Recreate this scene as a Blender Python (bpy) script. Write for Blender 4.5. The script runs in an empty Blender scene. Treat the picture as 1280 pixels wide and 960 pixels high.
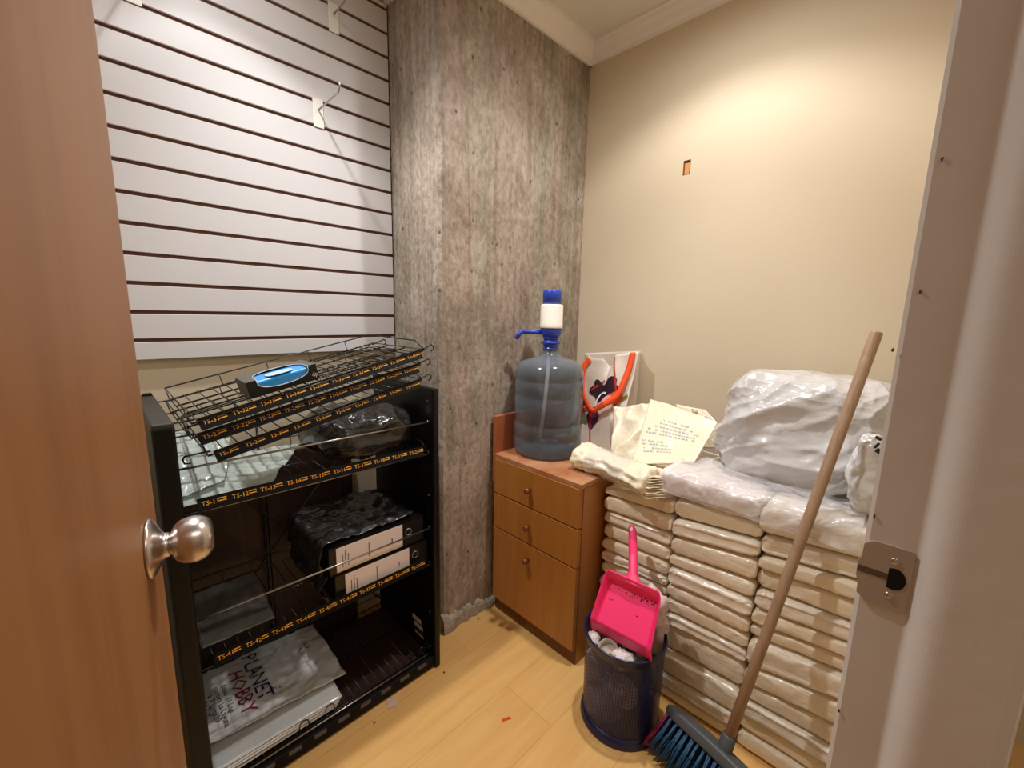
import bpy, bmesh, math, random
from mathutils import Vector, Matrix, noise
C = bpy.context.scene.collection
PI = math.pi
random.seed(7)

# ------------------------------------------------------------------ camera frame (calibrated from the room's vanishing lines)
FPX = 525.0
def _svd_frame():
    def d(p, s=1):
        v = Vector((p[0]-640, p[1]-480, FPX)); v.normalize(); return v*s
    X, Y, Z = d((1171, 403)), d((114, 382)), d((564, 3727), -1)
    for _ in range(40):                      # symmetric orthonormalisation
        X2 = Y.cross(Z)*-1; Y2 = Z.cross(X)*-1; Z2 = X.cross(Y)*-1
        if X2.dot(X) < 0: X2, Y2, Z2 = -X2, -Y2, -Z2
        X, Y, Z = (X+X2).normalized(), (Y+Y2).normalized(), (Z+Z2).normalized()
    return X, Y, Z
AX, AY, AZ = _svd_frame()
CAM = Vector((0, 0, 1.2))
def at(px, py, axis, val):
    q = Vector((px-640, py-480, FPX))
    r = Vector((AX.dot(q), AY.dot(q), AZ.dot(q)))
    return CAM + r*((val-CAM[axis])/r[axis])

# ------------------------------------------------------------------ materials
def lin(h):
    h = h.lstrip('#'); o = []
    for i in (0, 2, 4):
        c = int(h[i:i+2], 16)/255
        o.append(c/12.92 if c <= .04045 else ((c+.055)/1.055)**2.4)
    return (*o, 1)
def mat(name, col, rough=.5, metal=0, coat=0, spec=.5, bump=None, vary=None, alpha=1, trans=0, ior=1.45, sss=0, sheen=0):
    """bump=(scale, strength[, stretch vec]); vary=(scale, amount, colour2[, stretch])"""
    m = bpy.data.materials.new(name); m.use_nodes = True
    nt = m.node_tree; b = nt.nodes['Principled BSDF']; L = nt.links.new
    c = lin(col) if isinstance(col, str) else col
    b.inputs['Base Color'].default_value = c
    b.inputs['Roughness'].default_value = rough; b.inputs['Metallic'].default_value = metal
    b.inputs['Coat Weight'].default_value = coat; b.inputs['Coat Roughness'].default_value = .12
    b.inputs['Specular IOR Level'].default_value = spec
    b.inputs['Alpha'].default_value = alpha; b.inputs['Transmission Weight'].default_value = trans
    b.inputs['IOR'].default_value = ior
    if sss:
        b.inputs['Subsurface Weight'].default_value = sss; b.inputs['Subsurface Radius'].default_value = (.02, .015, .01)
    def coord(st):
        tc = nt.nodes.new('ShaderNodeTexCoord'); mp = nt.nodes.new('ShaderNodeMapping')
        mp.inputs['Scale'].default_value = st; L(tc.outputs['Object'], mp.inputs['Vector']); return mp.outputs[0]
    if vary:
        n = nt.nodes.new('ShaderNodeTexNoise'); n.inputs['Scale'].default_value = vary[0]; n.inputs['Detail'].default_value = 5
        L(coord(vary[3] if len(vary) > 3 else (1, 1, 1)), n.inputs['Vector'])
        r = nt.nodes.new('ShaderNodeMapRange'); r.inputs[1].default_value = .35; r.inputs[2].default_value = .65
        r.inputs[4].default_value = vary[1]; L(n.outputs[0], r.inputs[0])
        mx = nt.nodes.new('ShaderNodeMix'); mx.data_type = 'RGBA'
        mx.inputs[6].default_value = c; mx.inputs[7].default_value = lin(vary[2]); L(r.outputs[0], mx.inputs[0])
        L(mx.outputs[2], b.inputs['Base Color'])
    if bump:
        n = nt.nodes.new('ShaderNodeTexNoise'); n.inputs['Scale'].default_value = bump[0]; n.inputs['Detail'].default_value = 4
        L(coord(bump[2] if len(bump) > 2 else (1, 1, 1)), n.inputs['Vector'])
        bp = nt.nodes.new('ShaderNodeBump'); bp.inputs['Strength'].default_value = bump[1]; bp.inputs['Distance'].default_value = .01
        L(n.outputs[0], bp.inputs['Height']); L(bp.outputs[0], b.inputs['Normal'])
    return m

def wood(name, c1, c2, rough=.4, stretch=(14, 14, .7), scale=3, coat=.0, dist=1.5):
    m = bpy.data.materials.new(name); m.use_nodes = True; nt = m.node_tree; b = nt.nodes['Principled BSDF']; L = nt.links.new
    tc = nt.nodes.new('ShaderNodeTexCoord'); mp = nt.nodes.new('ShaderNodeMapping'); mp.inputs['Scale'].default_value = stretch
    L(tc.outputs['Object'], mp.inputs[0])
    n = nt.nodes.new('ShaderNodeTexNoise'); n.inputs['Scale'].default_value = scale; n.inputs['Detail'].default_value = 6; n.inputs['Distortion'].default_value = dist
    L(mp.outputs[0], n.inputs[0])
    n2 = nt.nodes.new('ShaderNodeTexNoise'); n2.inputs['Scale'].default_value = scale*9; n2.inputs['Detail'].default_value = 3; L(mp.outputs[0], n2.inputs[0])
    ad = nt.nodes.new('ShaderNodeMath'); ad.operation = 'MULTIPLY_ADD'; ad.inputs[1].default_value = .3; L(n2.outputs[0], ad.inputs[0]); L(n.outputs[0], ad.inputs[2])
    cr = nt.nodes.new('ShaderNodeValToRGB'); cr.color_ramp.elements[0].position = .45; cr.color_ramp.elements[0].color = lin(c2)
    cr.color_ramp.elements[1].position = .75; cr.color_ramp.elements[1].color = lin(c1)
    L(ad.outputs[0], cr.inputs[0]); L(cr.outputs[0], b.inputs['Base Color'])
    b.inputs['Roughness'].default_value = rough; b.inputs['Coat Weight'].default_value = coat; b.inputs['Coat Roughness'].default_value = .25
    return m

def concrete_mat():
    m = bpy.data.materials.new('board_formed_concrete'); m.use_nodes = True; nt = m.node_tree; b = nt.nodes['Principled BSDF']; L = nt.links.new; N = nt.nodes.new
    tc = N('ShaderNodeTexCoord')
    def noi(st, sc, det=5, dist=0):
        mp = N('ShaderNodeMapping'); mp.inputs['Scale'].default_value = st; L(tc.outputs['Object'], mp.inputs[0])
        n = N('ShaderNodeTexNoise'); n.inputs['Scale'].default_value = sc; n.inputs['Detail'].default_value = det; n.inputs['Distortion'].default_value = dist
        L(mp.outputs[0], n.inputs[0]); return n.outputs[0]
    a = noi((1, 1, .05), 38, 4, .4); c = noi((1, 1, .6), 70, 6, .3); d = noi((1, 1, .8), 5, 8, .8); e = noi((1, 1, .10), 6, 5, .5)
    def ramp(src, stops):
        r = N('ShaderNodeValToRGB'); el = r.color_ramp.elements
        while len(el) < len(stops): el.new(.5)
        for x, (p, col) in zip(el, stops): x.position = p; x.color = lin(col)
        L(src, r.inputs[0]); return r.outputs[0]
    base = ramp(e, [(.36, '#b7ac9e'), (.5, '#bfae9f'), (.64, '#b4ab9a')])
    st = ramp(a, [(.30, '#a39a90'), (.55, '#ffffff'), (.75, '#ffffff')])
    st2 = ramp(c, [(.32, '#a8a096'), (.60, '#ffffff')])
    st3 = ramp(d, [(.32, '#b9b2a8'), (.68, '#ffffff')])
    def mul(x, y, f):
        q = N('ShaderNodeMix'); q.data_type = 'RGBA'; q.blend_type = 'MULTIPLY'; q.inputs[0].default_value = f
        L(x, q.inputs[6]); L(y, q.inputs[7]); return q.outputs[2]
    col = mul(mul(mul(base, st, .45), st2, .55), st3, .75)
    v = N('ShaderNodeTexVoronoi'); v.inputs['Scale'].default_value = 19; mpv = N('ShaderNodeMapping'); mpv.inputs['Scale'].default_value = (1, 1, .7)
    L(tc.outputs['Object'], mpv.inputs[0]); L(mpv.outputs[0], v.inputs[0])
    pit = ramp(v.outputs['Distance'], [(.05, '#4a4238'), (.12, '#ffffff')])
    col = mul(col, pit, .75); L(col, b.inputs['Base Color'])
    b.inputs['Roughness'].default_value = .75
    add = N('ShaderNodeMath'); add.operation = 'ADD'; L(a, add.inputs[0]); L(c, add.inputs[1])
    bp = N('ShaderNodeBump'); bp.inputs['Strength'].default_value = .5; bp.inputs['Distance'].default_value = .01
    L(add.outputs[0], bp.inputs['Height']); L(bp.outputs[0], b.inputs['Normal'])
    return m

def floor_mat():
    m = bpy.data.materials.new('light_laminate'); m.use_nodes = True; nt = m.node_tree; b = nt.nodes['Principled BSDF']; L = nt.links.new; N = nt.nodes.new
    tc = N('ShaderNodeTexCoord')
    mp = N('ShaderNodeMapping'); mp.inputs['Scale'].default_value = (1, 9, 1); L(tc.outputs['Object'], mp.inputs[0])
    n = N('ShaderNodeTexNoise'); n.inputs['Scale'].default_value = 3.2; n.inputs['Detail'].default_value = 5; n.inputs['Distortion'].default_value = .6; L(mp.outputs[0], n.inputs[0])
    cr = N('ShaderNodeValToRGB'); cr.color_ramp.elements[0].position = .3; cr.color_ramp.elements[0].color = lin('#dba862'); cr.color_ramp.elements[1].position = .7; cr.color_ramp.elements[1].color = lin('#e6b874')
    L(n.outputs[0], cr.inputs[0])
    br = N('ShaderNodeTexBrick'); br.inputs['Scale'].default_value = 1; br.inputs['Brick Width'].default_value = 1.2; br.inputs['Row Height'].default_value = .19
    br.inputs['Mortar Size'].default_value = .0012; br.inputs['Color1'].default_value = (1, 1, 1, 1); br.inputs['Color2'].default_value = (.93, .92, .9, 1); br.inputs['Mortar'].default_value = (.74, .64, .5, 1)
    mb = N('ShaderNodeMapping'); mb.inputs['Location'].default_value = (.1, .155, 0); L(tc.outputs['Object'], mb.inputs[0]); L(mb.outputs[0], br.inputs[0])
    q = N('ShaderNodeMix'); q.data_type = 'RGBA'; q.blend_type = 'MULTIPLY'; q.inputs[0].default_value = .8; L(cr.outputs[0], q.inputs[6]); L(br.outputs[0], q.inputs[7])
    L(q.outputs[2], b.inputs['Base Color']); b.inputs['Roughness'].default_value = .33
    return m

def mesh_metal():
    m = bpy.data.materials.new('navy_perforated_metal'); m.use_nodes = True; nt = m.node_tree; b = nt.nodes['Principled BSDF']; L = nt.links.new; N = nt.nodes.new
    b.inputs['Base Color'].default_value = lin('#1e2252'); b.inputs['Roughness'].default_value = .4
    uv = N('ShaderNodeUVMap'); mp = N('ShaderNodeMapping'); mp.inputs['Scale'].default_value = (150, 52, 1); mp.inputs['Rotation'].default_value = (0, 0, 0); L(uv.outputs[0], mp.inputs[0])
    fr = N('ShaderNodeVectorMath'); fr.operation = 'FRACTION'; L(mp.outputs[0], fr.inputs[0])
    sb = N('ShaderNodeVectorMath'); sb.operation = 'SUBTRACT'; sb.inputs[1].default_value = (.5, .5, 0); L(fr.outputs[0], sb.inputs[0])
    sx = N('ShaderNodeSeparateXYZ'); L(sb.outputs[0], sx.inputs[0])
    cx = N('ShaderNodeCombineXYZ'); L(sx.outputs[0], cx.inputs[0]); L(sx.outputs[1], cx.inputs[1])
    ln = N('ShaderNodeVectorMath'); ln.operation = 'LENGTH'; L(cx.outputs[0], ln.inputs[0])
    lt = N('ShaderNodeMath'); lt.operation = 'GREATER_THAN'; lt.inputs[1].default_value = .27; L(ln.outputs['Value'], lt.inputs[0])
    L(lt.outputs[0], b.inputs['Alpha'])
    return m

M = {}
M['wall'] = mat('cream_paint', '#d6c7ac', .7, vary=(2.0, .5, '#d0bfa2'), bump=(60, .04))
M['ceil'] = mat('ceiling_paint', '#e2dccf', .8)
M['crown'] = mat('crown_paint', '#ece4dc', .6)
M['jamb'] = mat('door_frame_paint', '#dcd5cd', .45, vary=(3, .6, '#d2cac1'), bump=(35, .06))
M['jambcore'] = mat('shaded_frame_paint', '#a99a8c', .5, vary=(3, .5, '#a09080'), bump=(35, .06))  # darker copy of the frame paint for its shaded outer face, unused
M['slat'] = mat('white_melamine', '#d2cfd0', .35)
M['groove'] = mat('brown_mdf', '#5e3826', .8)
M['conc'] = concrete_mat()
M['mortar'] = mat('rough_mortar', '#b3a898', .9, vary=(30, .8, '#8d8274'), bump=(60, .8))
M['floor'] = floor_mat()
M['door'] = wood('door_veneer', '#9a683a', '#8e5d30', .5, (5, 5, .35), 2.0, .04, 1.6)
M['cab'] = wood('cherry_laminate', '#ac7030', '#a26626', .4, (9, 9, .6), 3, .1, .8)
M['cabred'] = wood('reddish_board', '#a5603a', '#985430', .45, (9, 9, .6), 3)
M['cabtop'] = mat('worn_cherry_top', '#a3623a', .45, vary=(14, .8, '#b88c68'), bump=(30, .1))
M['knobwood'] = mat('brown_knob', '#6e3a18', .3, coat=.4)
M['plinth'] = wood('dark_plinth', '#71400f', '#603509', .5)
M['nickel'] = mat('satin_nickel', '#cfc6c0', .27, 1, bump=(200, .02, (1, 1, 30)))
M['steel'] = mat('brushed_strike_steel', '#b8aa9c', .38, .25, bump=(40, .05))
M['hole'] = mat('dark_hole', '#050505', .9)
M['black'] = mat('black_powder_coat', '#090909', .42, spec=.35, bump=(220, .03))
M['paneltop'] = mat('dark_grey_cap', '#35322c', .45)
M['wire'] = mat('black_wire', '#141210', .3)
M['chromew'] = mat('bright_wire', '#a8a49c', .25, .9)
M['strip'] = mat('black_label_strip', '#070707', .6, spec=.25)
M['amber'] = mat('amber_print', '#f0a62a', .5)
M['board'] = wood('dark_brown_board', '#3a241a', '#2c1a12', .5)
M['white'] = mat('white_plastic', '#ece8e0', .4)
M['film'] = mat('clear_film', '#d6ded6', .16, alpha=.42, bump=(26, .5))
M['film2'] = mat('clear_wrap', '#f2eef0', .1, alpha=.28, bump=(36, 1.0), coat=.6)
M['greyfilm'] = mat('milky_film', '#ccd6ce', .2, alpha=.62, bump=(14, .25), coat=.5)
M['sleeve'] = mat('clear_sleeve', '#5a564c', .2, alpha=.8, bump=(9, .15), coat=.5)
M['blackbag'] = mat('black_bag_plastic', '#2b2724', .24, coat=.7, bump=(18, .8))
M['wrapblack'] = mat('black_crinkle_wrap', '#2a2624', .24, coat=.8, bump=(55, .8))
M['binder'] = mat('black_binder_board', '#0a0a0b', .35, coat=.2)
M['paper'] = mat('label_paper', '#e6d8d2', .28, coat=.3)
M['ink'] = mat('dark_ink', '#1d1a1c', .6)
M['greyink'] = mat('grey_print', '#a9b0b6', .6)
M['blueink'] = mat('navy_print', '#272a60', .5)
M['redink'] = mat('red_print', '#8d1f35', .5)
M['bagwhite'] = mat('white_bag_film', '#dcdcd8', .2, coat=.6, bump=(15, .35), sss=.05)
M['bagclear'] = mat('silver_white_film', '#cfd0cc', .17, coat=.7, bump=(18, .5))
M['pack'] = mat('cream_pack_plastic', '#f0e2c8', .33, coat=.3, vary=(7, .7, '#e6d6b8'), bump=(60, .3, (1, .3, 1.4)))
M['pack2'] = mat('pale_pack_plastic', '#f2e8d6', .3, coat=.4, vary=(7, .7, '#eaddc6'), bump=(50, .35, (1, .35, 1.4)))
M['pinkpack'] = mat('pinkish_printed_pack', '#efe6dc', .25, coat=.6, vary=(16, .55, '#e8c8cc'), bump=(30, .4))
M['creamfilm'] = mat('cream_bag_film', '#ecdfc2', .3, coat=.3, bump=(38, .55))
M['bigbag'] = mat('big_white_bag', '#c9c6c4', .22, coat=.5, bump=(30, .25), vary=(4, .5, '#bdbbba'))
def bottle_mat():
    m = bpy.data.materials.new('blue_tinted_bottle'); m.use_nodes = True; nt = m.node_tree; b = nt.nodes['Principled BSDF']; L = nt.links.new; N = nt.nodes.new
    b.inputs['Base Color'].default_value = lin('#808890'); b.inputs['Roughness'].default_value = .16; b.inputs['Coat Weight'].default_value = .6; b.inputs['Coat Roughness'].default_value = .05
    tr = N('ShaderNodeBsdfTransparent'); tr.inputs[0].default_value = lin('#c6cdd6'); mx = N('ShaderNodeMixShader'); lw = N('ShaderNodeLayerWeight'); lw.inputs[0].default_value = .35
    mr = N('ShaderNodeMapRange'); mr.inputs[3].default_value = .24; mr.inputs[4].default_value = .85; L(lw.outputs['Facing'], mr.inputs[0]); L(mr.outputs[0], mx.inputs[0])
    L(tr.outputs[0], mx.inputs[1]); L(b.outputs[0], mx.inputs[2]); L(mx.outputs[0], nt.nodes['Material Output'].inputs[0]); return m
M['bottle'] = bottle_mat()
M['blue'] = mat('blue_pump_plastic', '#2740a8', .35, coat=.2)
M['pumpwhite'] = mat('white_pump_plastic', '#f2e8dc', .4)
M['tote'] = mat('cream_tote_fabric', '#e0d3c4', .55, bump=(60, .1), vary=(6, .5, '#d4c4b4'))
M['totein'] = mat('tote_lining', '#b9aa96', .7)
M['orange'] = mat('orange_strap', '#f0521a', .6, bump=(180, .15))
M['redband'] = mat('red_piping', '#c0302a', .6)
M['purple'] = mat('dark_purple_petal', '#2c0f22', .6)
M['plum'] = mat('plum_petal', '#5a1c40', .6)
M['coral'] = mat('coral_petal', '#ea5a3c', .6)
M['pinkpetal'] = mat('pink_petal', '#f3b3a8', .6)
M['green'] = mat('olive_leaf', '#6e7a2c', .6)
M['yellow'] = mat('yellow_petal', '#d8c020', .6)
M['hotpink'] = mat('hot_pink_plastic', '#fb3274', .35, coat=.2, sss=.05)
M['grime'] = mat('dust_specks', '#4a1a2a', .9)
M['navymesh'] = mesh_metal()
M['navy'] = mat('navy_enamel', '#171b42', .35, coat=.3)
M['trashw'] = mat('crumpled_tissue', '#ddd2d0', .7, bump=(30, .4))
M['trashp'] = mat('pinkish_wrapper', '#dcc4c4', .3, coat=.4)
M['cup'] = mat('grey_paper_cup', '#b9ab9d', .6)
M['tan'] = mat('tan_scrap', '#b88058', .6)
M['handle'] = wood('greyish_handle', '#a28468', '#917358', .5, (30, 30, 1), 2)
M['greyplastic'] = mat('grey_broom_plastic', '#4c4f50', .45)
M['bristle'] = mat('blue_bristle', '#1a4566', .5)
M['magenta'] = mat('magenta_bristle', '#7d1f4c', .5)
M['tissueblue'] = mat('blue_gel_sheet', '#1290e0', .25, coat=.5, vary=(10, .3, '#3aa8ea'))
M['icewhite'] = mat('ice_white_print', '#cfe6f4', .3, coat=.4, vary=(90, .7, '#8cc6ea'))
M['boxblack'] = mat('black_carton', '#0d0d0e', .5)
M['cartongrey'] = mat('worn_carton_edge', '#58544c', .5)
M['scrap'] = mat('pinkish_card_scrap', '#c9a698', .6)
M['redscrap'] = mat('red_tape', '#d2401e', .5)
M['crumb'] = mat('dark_crumb', '#5a4a2a', .9)
M['holewood'] = wood('bare_wood', '#d79a5c', '#c4884a', .6)
M['holerim'] = mat('brown_hole_rim', '#7a4a22', .7)
M['latchwear'] = mat('worn_latch_track', '#6a564a', .4, .3)
M['clay'] = mat('white_knob_gel', '#f4f4f4', .5)

# ------------------------------------------------------------------ mesh builder
_text_cache = {}
def text_geo(s):
    if s not in _text_cache:
        cu = bpy.data.curves.new('t', 'FONT'); cu.body = s; cu.size = 1; cu.align_x = 'LEFT'; cu.resolution_u = 1
        o = bpy.data.objects.new('t', cu); C.objects.link(o)
        dg = bpy.context.evaluated_depsgraph_get()
        me = bpy.data.meshes.new_from_object(o.evaluated_get(dg))
        v = [x.co.copy() for x in me.vertices]; f = [tuple(p.vertices) for p in me.polygons]
        bpy.data.objects.remove(o); bpy.data.curves.remove(cu); bpy.data.meshes.remove(me)
        _text_cache[s] = (v, f)
    return _text_cache[s]

class MB:
    def __init__(self): self.v = []; self.f = []; self.m = []; self.s = []; self.uv = None
    def add(self, v, f, mi=0, smooth=False):
        o = len(self.v); self.v += [Vector(x) for x in v]
        for q in f: self.f.append(tuple(i+o for i in q)); self.m.append(mi); self.s.append(smooth)
        return self
    def box(self, lo, hi, mi=0, bev=0, T=None, seg=2):
        bm = bmesh.new(); bmesh.ops.create_cube(bm, size=1)
        lo, hi = Vector(lo), Vector(hi); c = (lo+hi)/2; d = hi-lo
        for v in bm.verts: v.co = Vector((v.co.x*d.x, v.co.y*d.y, v.co.z*d.z))+c
        if bev: bmesh.ops.bevel(bm, geom=bm.edges[:], offset=bev, segments=seg, profile=.5, affect='EDGES')
        bm.verts.index_update()
        v = [(T @ x.co) if T else x.co.copy() for x in bm.verts]; f = [tuple(q.index for q in p.verts) for p in bm.faces]
        bm.free(); return self.add(v, f, mi, False)
    def tube(self, pts, r, seg=6, mi=0, closed=False, smooth=True):
        pts = [Vector(p) for p in pts]; n = len(pts); rs = r if isinstance(r, (list, tuple)) else [r]*n
        v = []; up = None
        for i, p in enumerate(pts):
            if closed: t = pts[(i+1) % n]-pts[i-1]
            else: t = pts[min(i+1, n-1)]-pts[max(i-1, 0)]
            t.normalize()
            if up is None:
                up = Vector((0, 0, 1)) if abs(t.z) < .9 else Vector((1, 0, 0))
            a = (up - t*up.dot(t)); a.normalize(); b = t.cross(a); up = a
            for k in range(seg):
                w = 2*PI*k/seg; v.append(p + (a*math.cos(w)+b*math.sin(w))*rs[i])
        f = []
        for i in range(n if closed else n-1):
            j = (i+1) % n
            for k in range(seg): l = (k+1) % seg; f.append((i*seg+k, i*seg+l, j*seg+l, j*seg+k))
        if not closed: f.append(tuple(range(seg-1, -1, -1))); f.append(tuple((n-1)*seg+k for k in range(seg)))
        return self.add(v, f, mi, smooth)
    def lathe(self, prof, c=(0, 0, 0), seg=32, mi=0, T=None, smooth=True):
        c = Vector(c); v = []; f = []; n = len(prof)
        for r, z in prof:
            for k in range(seg):
                w = 2*PI*k/seg; p = Vector((r*math.cos(w), r*math.sin(w), z)); v.append((T @ p if T else p)+c)
        for i in range(n-1):
            for k in range(seg): l = (k+1) % seg; f.append((i*seg+k, i*seg+l, (i+1)*seg+l, (i+1)*seg+k))
        return self.add(v, f, mi, smooth)
    def prism(self, poly, T, h, mi=0, smooth=False):
        """poly in local xy, extruded 0..h along local z, placed by T"""
        n = len(poly); v = [T @ Vector((x, y, 0)) for x, y in poly]+[T @ Vector((x, y, h)) for x, y in poly]
        f = [tuple(range(n-1, -1, -1)), tuple(range(n, 2*n))]+[(i, (i+1) % n, n+(i+1) % n, n+i) for i in range(n)]
        return self.add(v, f, mi, smooth)
    def surf(self, fn, nu, nv, mi=0, cu=False, cv=False, smooth=True):
        v = [fn(i/(nu if cu else nu-1), j/(nv if cv else nv-1)) for i in range(nu) for j in range(nv)]; f = []
        for i in range(nu if cu else nu-1):
            for j in range(nv if cv else nv-1):
                a, b = (i+1) % nu, (j+1) % nv; f.append((i*nv+j, a*nv+j, a*nv+b, i*nv+b))
        return self.add(v, f, mi, smooth)
    def sheet(self, fn, nu, nv, th=.001, mi=0):
        """thin solid sheet: top grid fn(u,v) and a copy th below it, edges closed"""
        P = [[Vector(fn(i/(nu-1), j/(nv-1))) for j in range(nv)] for i in range(nu)]
        N = [[None]*nv for _ in range(nu)]
        for i in range(nu):
            for j in range(nv):
                du = P[min(i+1, nu-1)][j]-P[max(i-1, 0)][j]; dv = P[i][min(j+1, nv-1)]-P[i][max(j-1, 0)]
                n = du.cross(dv)
                if n.length > 1e-12: n.normalize()
                N[i][j] = n
        v = [P[i][j] for i in range(nu) for j in range(nv)]+[P[i][j]-N[i][j]*th for i in range(nu) for j in range(nv)]
        K = nu*nv; f = []; ix = lambda i, j: i*nv+j
        for i in range(nu-1):
            for j in range(nv-1):
                q = (ix(i, j), ix(i+1, j), ix(i+1, j+1), ix(i, j+1)); f.append(q); f.append(tuple(K+k for k in reversed(q)))
        for i in range(nu-1):
            for j in (0, nv-1): a, b = ix(i, j), ix(i+1, j); f.append((a, K+a, K+b, b) if j == 0 else (b, K+b, K+a, a))
        for j in range(nv-1):
            for i in (0, nu-1): a, b = ix(i, j), ix(i, j+1); f.append((b, K+b, K+a, a) if i == 0 else (a, K+a, K+b, b))
        return self.add(v, f, mi, True)
    def text(self, s, T, size, mi=0):
        v, f = text_geo(s); return self.add([T @ (x*size) for x in v], f, mi)
    def build(self, name, mats, parent=None, local=False):
        if not isinstance(mats, (list, tuple)): mats = [mats]
        me = bpy.data.meshes.new(name); org = Vector((0, 0, 0))
        if parent is not None and not local: org = Vector(parent.get('_o', (0, 0, 0)))
        if parent is None:
            lo = [min(x[i] for x in self.v) for i in range(3)]; hi = [max(x[i] for x in self.v) for i in range(3)]
            org = Vector(((lo[0]+hi[0])/2, (lo[1]+hi[1])/2, lo[2]))
        me.from_pydata([x-org for x in self.v], [], self.f)
        for m in mats: me.materials.append(m)
        me.polygons.foreach_set('material_index', self.m); me.polygons.foreach_set('use_smooth', self.s)
        if self.uv:
            ul = me.uv_layers.new()
            for lp in me.loops: ul.data[lp.index].uv = self.uv[lp.vertex_index]
        me.update(); me.validate()
        o = bpy.data.objects.new(name, me); C.objects.link(o)
        if parent is None: o.location = org; ORG[o.name] = tuple(org); o['_o'] = tuple(org)
        else: o.parent = parent; o['_o'] = tuple(parent.get('_o', (0, 0, 0)))
        return o
ORG = {}
def tag(o, label, cat, group=None):
    o['label'] = label; o['category'] = cat
    if group: o['group'] = group
    return o
def thing(name, label, cat, loc, group=None, rot=None):
    o = bpy.data.objects.new(name, None); C.objects.link(o); o.location = loc; o['_o'] = tuple(loc)
    if rot: o.rotation_euler = rot
    return tag(o, label, cat, group)
def struct(name, mb, mats, parent=None):
    o = mb.build(name, mats, parent)
    if parent is None: o['kind'] = 'structure'
    return o
def nz(x, y, z, s=1.0, seed=0): return noise.noise(Vector((x*s+seed*7.31, y*s-seed*3.17, z*s+seed*1.93)))
def ridge(x, y, z, s, seed=0): return 1-2*abs(nz(x, y, z, s, seed))
def lerp(a, b, t): return a+(b-a)*t
def frame(o, x, y):
    """matrix with local x->x, y->y (orthonormalised), origin o"""
    x = Vector(x).normalized(); y = Vector(y); y = (y-x*y.dot(x)).normalized(); z = x.cross(y)
    m = Matrix((x, y, z)).transposed().to_4x4(); m.translation = Vector(o); return m

# ------------------------------------------------------------------ the setting
XR, YC, YW, XS, XL = 1.609, 1.182, 1.497, .833, -.17     # right wall, column face, left wall, column side, far side wall
ZC = 2.305
struct('floor', MB().box((-1.2, -1.6, -.06), (1.9, 1.7, 0)), M['floor'])
struct('ceiling', MB().box((-1.2, -1.6, ZC), (1.9, 1.7, ZC+.06)), M['ceil'])
struct('wall_left', MB().box((XL-.1, YW, 0), (XS+.05, YW+.1, ZC)), M['wall'])
struct('wall_side', MB().box((XL-.1, .02, 0), (XL, YW, ZC)), M['wall'])
# right wall with a small rectangular hole where a wooden plug shows
hy0, hy1, hz0, hz1 = .714, .741, 1.722, 1.773
w = MB()
w.box((XR, -.06, 0), (XR+.1, hy0, ZC)); w.box((XR, hy1, 0), (XR+.1, YC+.02, ZC)); w.box((XR, hy0, 0), (XR+.1, hy1, hz0)); w.box((XR, hy0, hz1), (XR+.1, hy1, ZC))
struct('wall_right', w, M['wall'])
ch = .010
col = MB().prism([(XS, YC+ch), (XS+ch, YC), (1.72, YC), (1.72, YW+.1), (XS, YW+.1)], Matrix(), ZC)
struct('wall_concrete', col, M['conc'])
# front wall (the door's wall), seen edge-on beside the camera
XJ = .524
w = MB(); w.box((XJ+.03, -.08, 0), (1.72, .02, ZC)); w.box((XL-.1, -.08, 0), (-.105, .02, ZC)); w.box((-.105, -.08, 2.05), (XJ+.03, .02, ZC))
struct('wall_front', w, M['wall'])
# corridor behind the camera
struct('wall_corridor', MB().box((-1.2, -1.6, 0), (1.9, -1.5, ZC)), M['wall'])
w = MB(); w.box((-1.2, -1.5, 0), (-1.1, -.08, ZC)); w.box((1.8, -1.5, 0), (1.9, -.08, ZC)); struct('wall_corridor_ends', w, M['wall'])
w = MB(); w.box((-1.2, -.08, 0), (XL-.1, .02, ZC)); w.box((1.72, -.08, 0), (1.9, .02, ZC)); struct('wall_corridor_front', w, M['wall'])

# crown mouldings, stepped profile: (out from wall, below ceiling)
CR = [(0, -.065), (.010, -.065), (.012, -.055), (.022, -.046), (.03, -.032), (.043, -.02), (.047, -.011), (.058, -.009), (.058, 0), (0, 0)]
def crown(name, a, b, out):
    a, b, out = Vector((*a, ZC)), Vector((*b, ZC)), Vector((*out, 0)); d = (b-a)
    T = Matrix((out, Vector((0, 0, 1)), d.normalized())).transposed().to_4x4(); T.translation = a
    struct(name, MB().prism(CR, T, d.length), M['crown'])
crown('trim_1', (XS+.0, YC), (XR, YC), (0, -1)); crown('trim_2', (XR, .02), (XR, YC), (-1, 0))
crown('trim_3', (XS, YC-.058), (XS, YW), (-1, 0)); crown('trim_4', (XL, YW-.024), (XS-.058, YW-.024), (0, -1))

# rough mortar kerb at the column foot
def mort(u, v):
    x = lerp(XS-.004, 1.10, u); a = v*PI/2
    h = .078*(1-.6*u)*(1+.5*nz(x, 0, 0, 22, 1)+.25*nz(x, 0, 0, 70, 4)); d = .024*(1+.6*nz(x, 1, 0, 30, 2))
    return Vector((x, YC+.004-d*math.cos(a)**.6-.003*nz(x, v, 0, 60, 3), max(0, h*math.sin(a)**.8)))
struct('baseboard_concrete', MB().surf(mort, 90, 9), M['mortar'])

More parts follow.
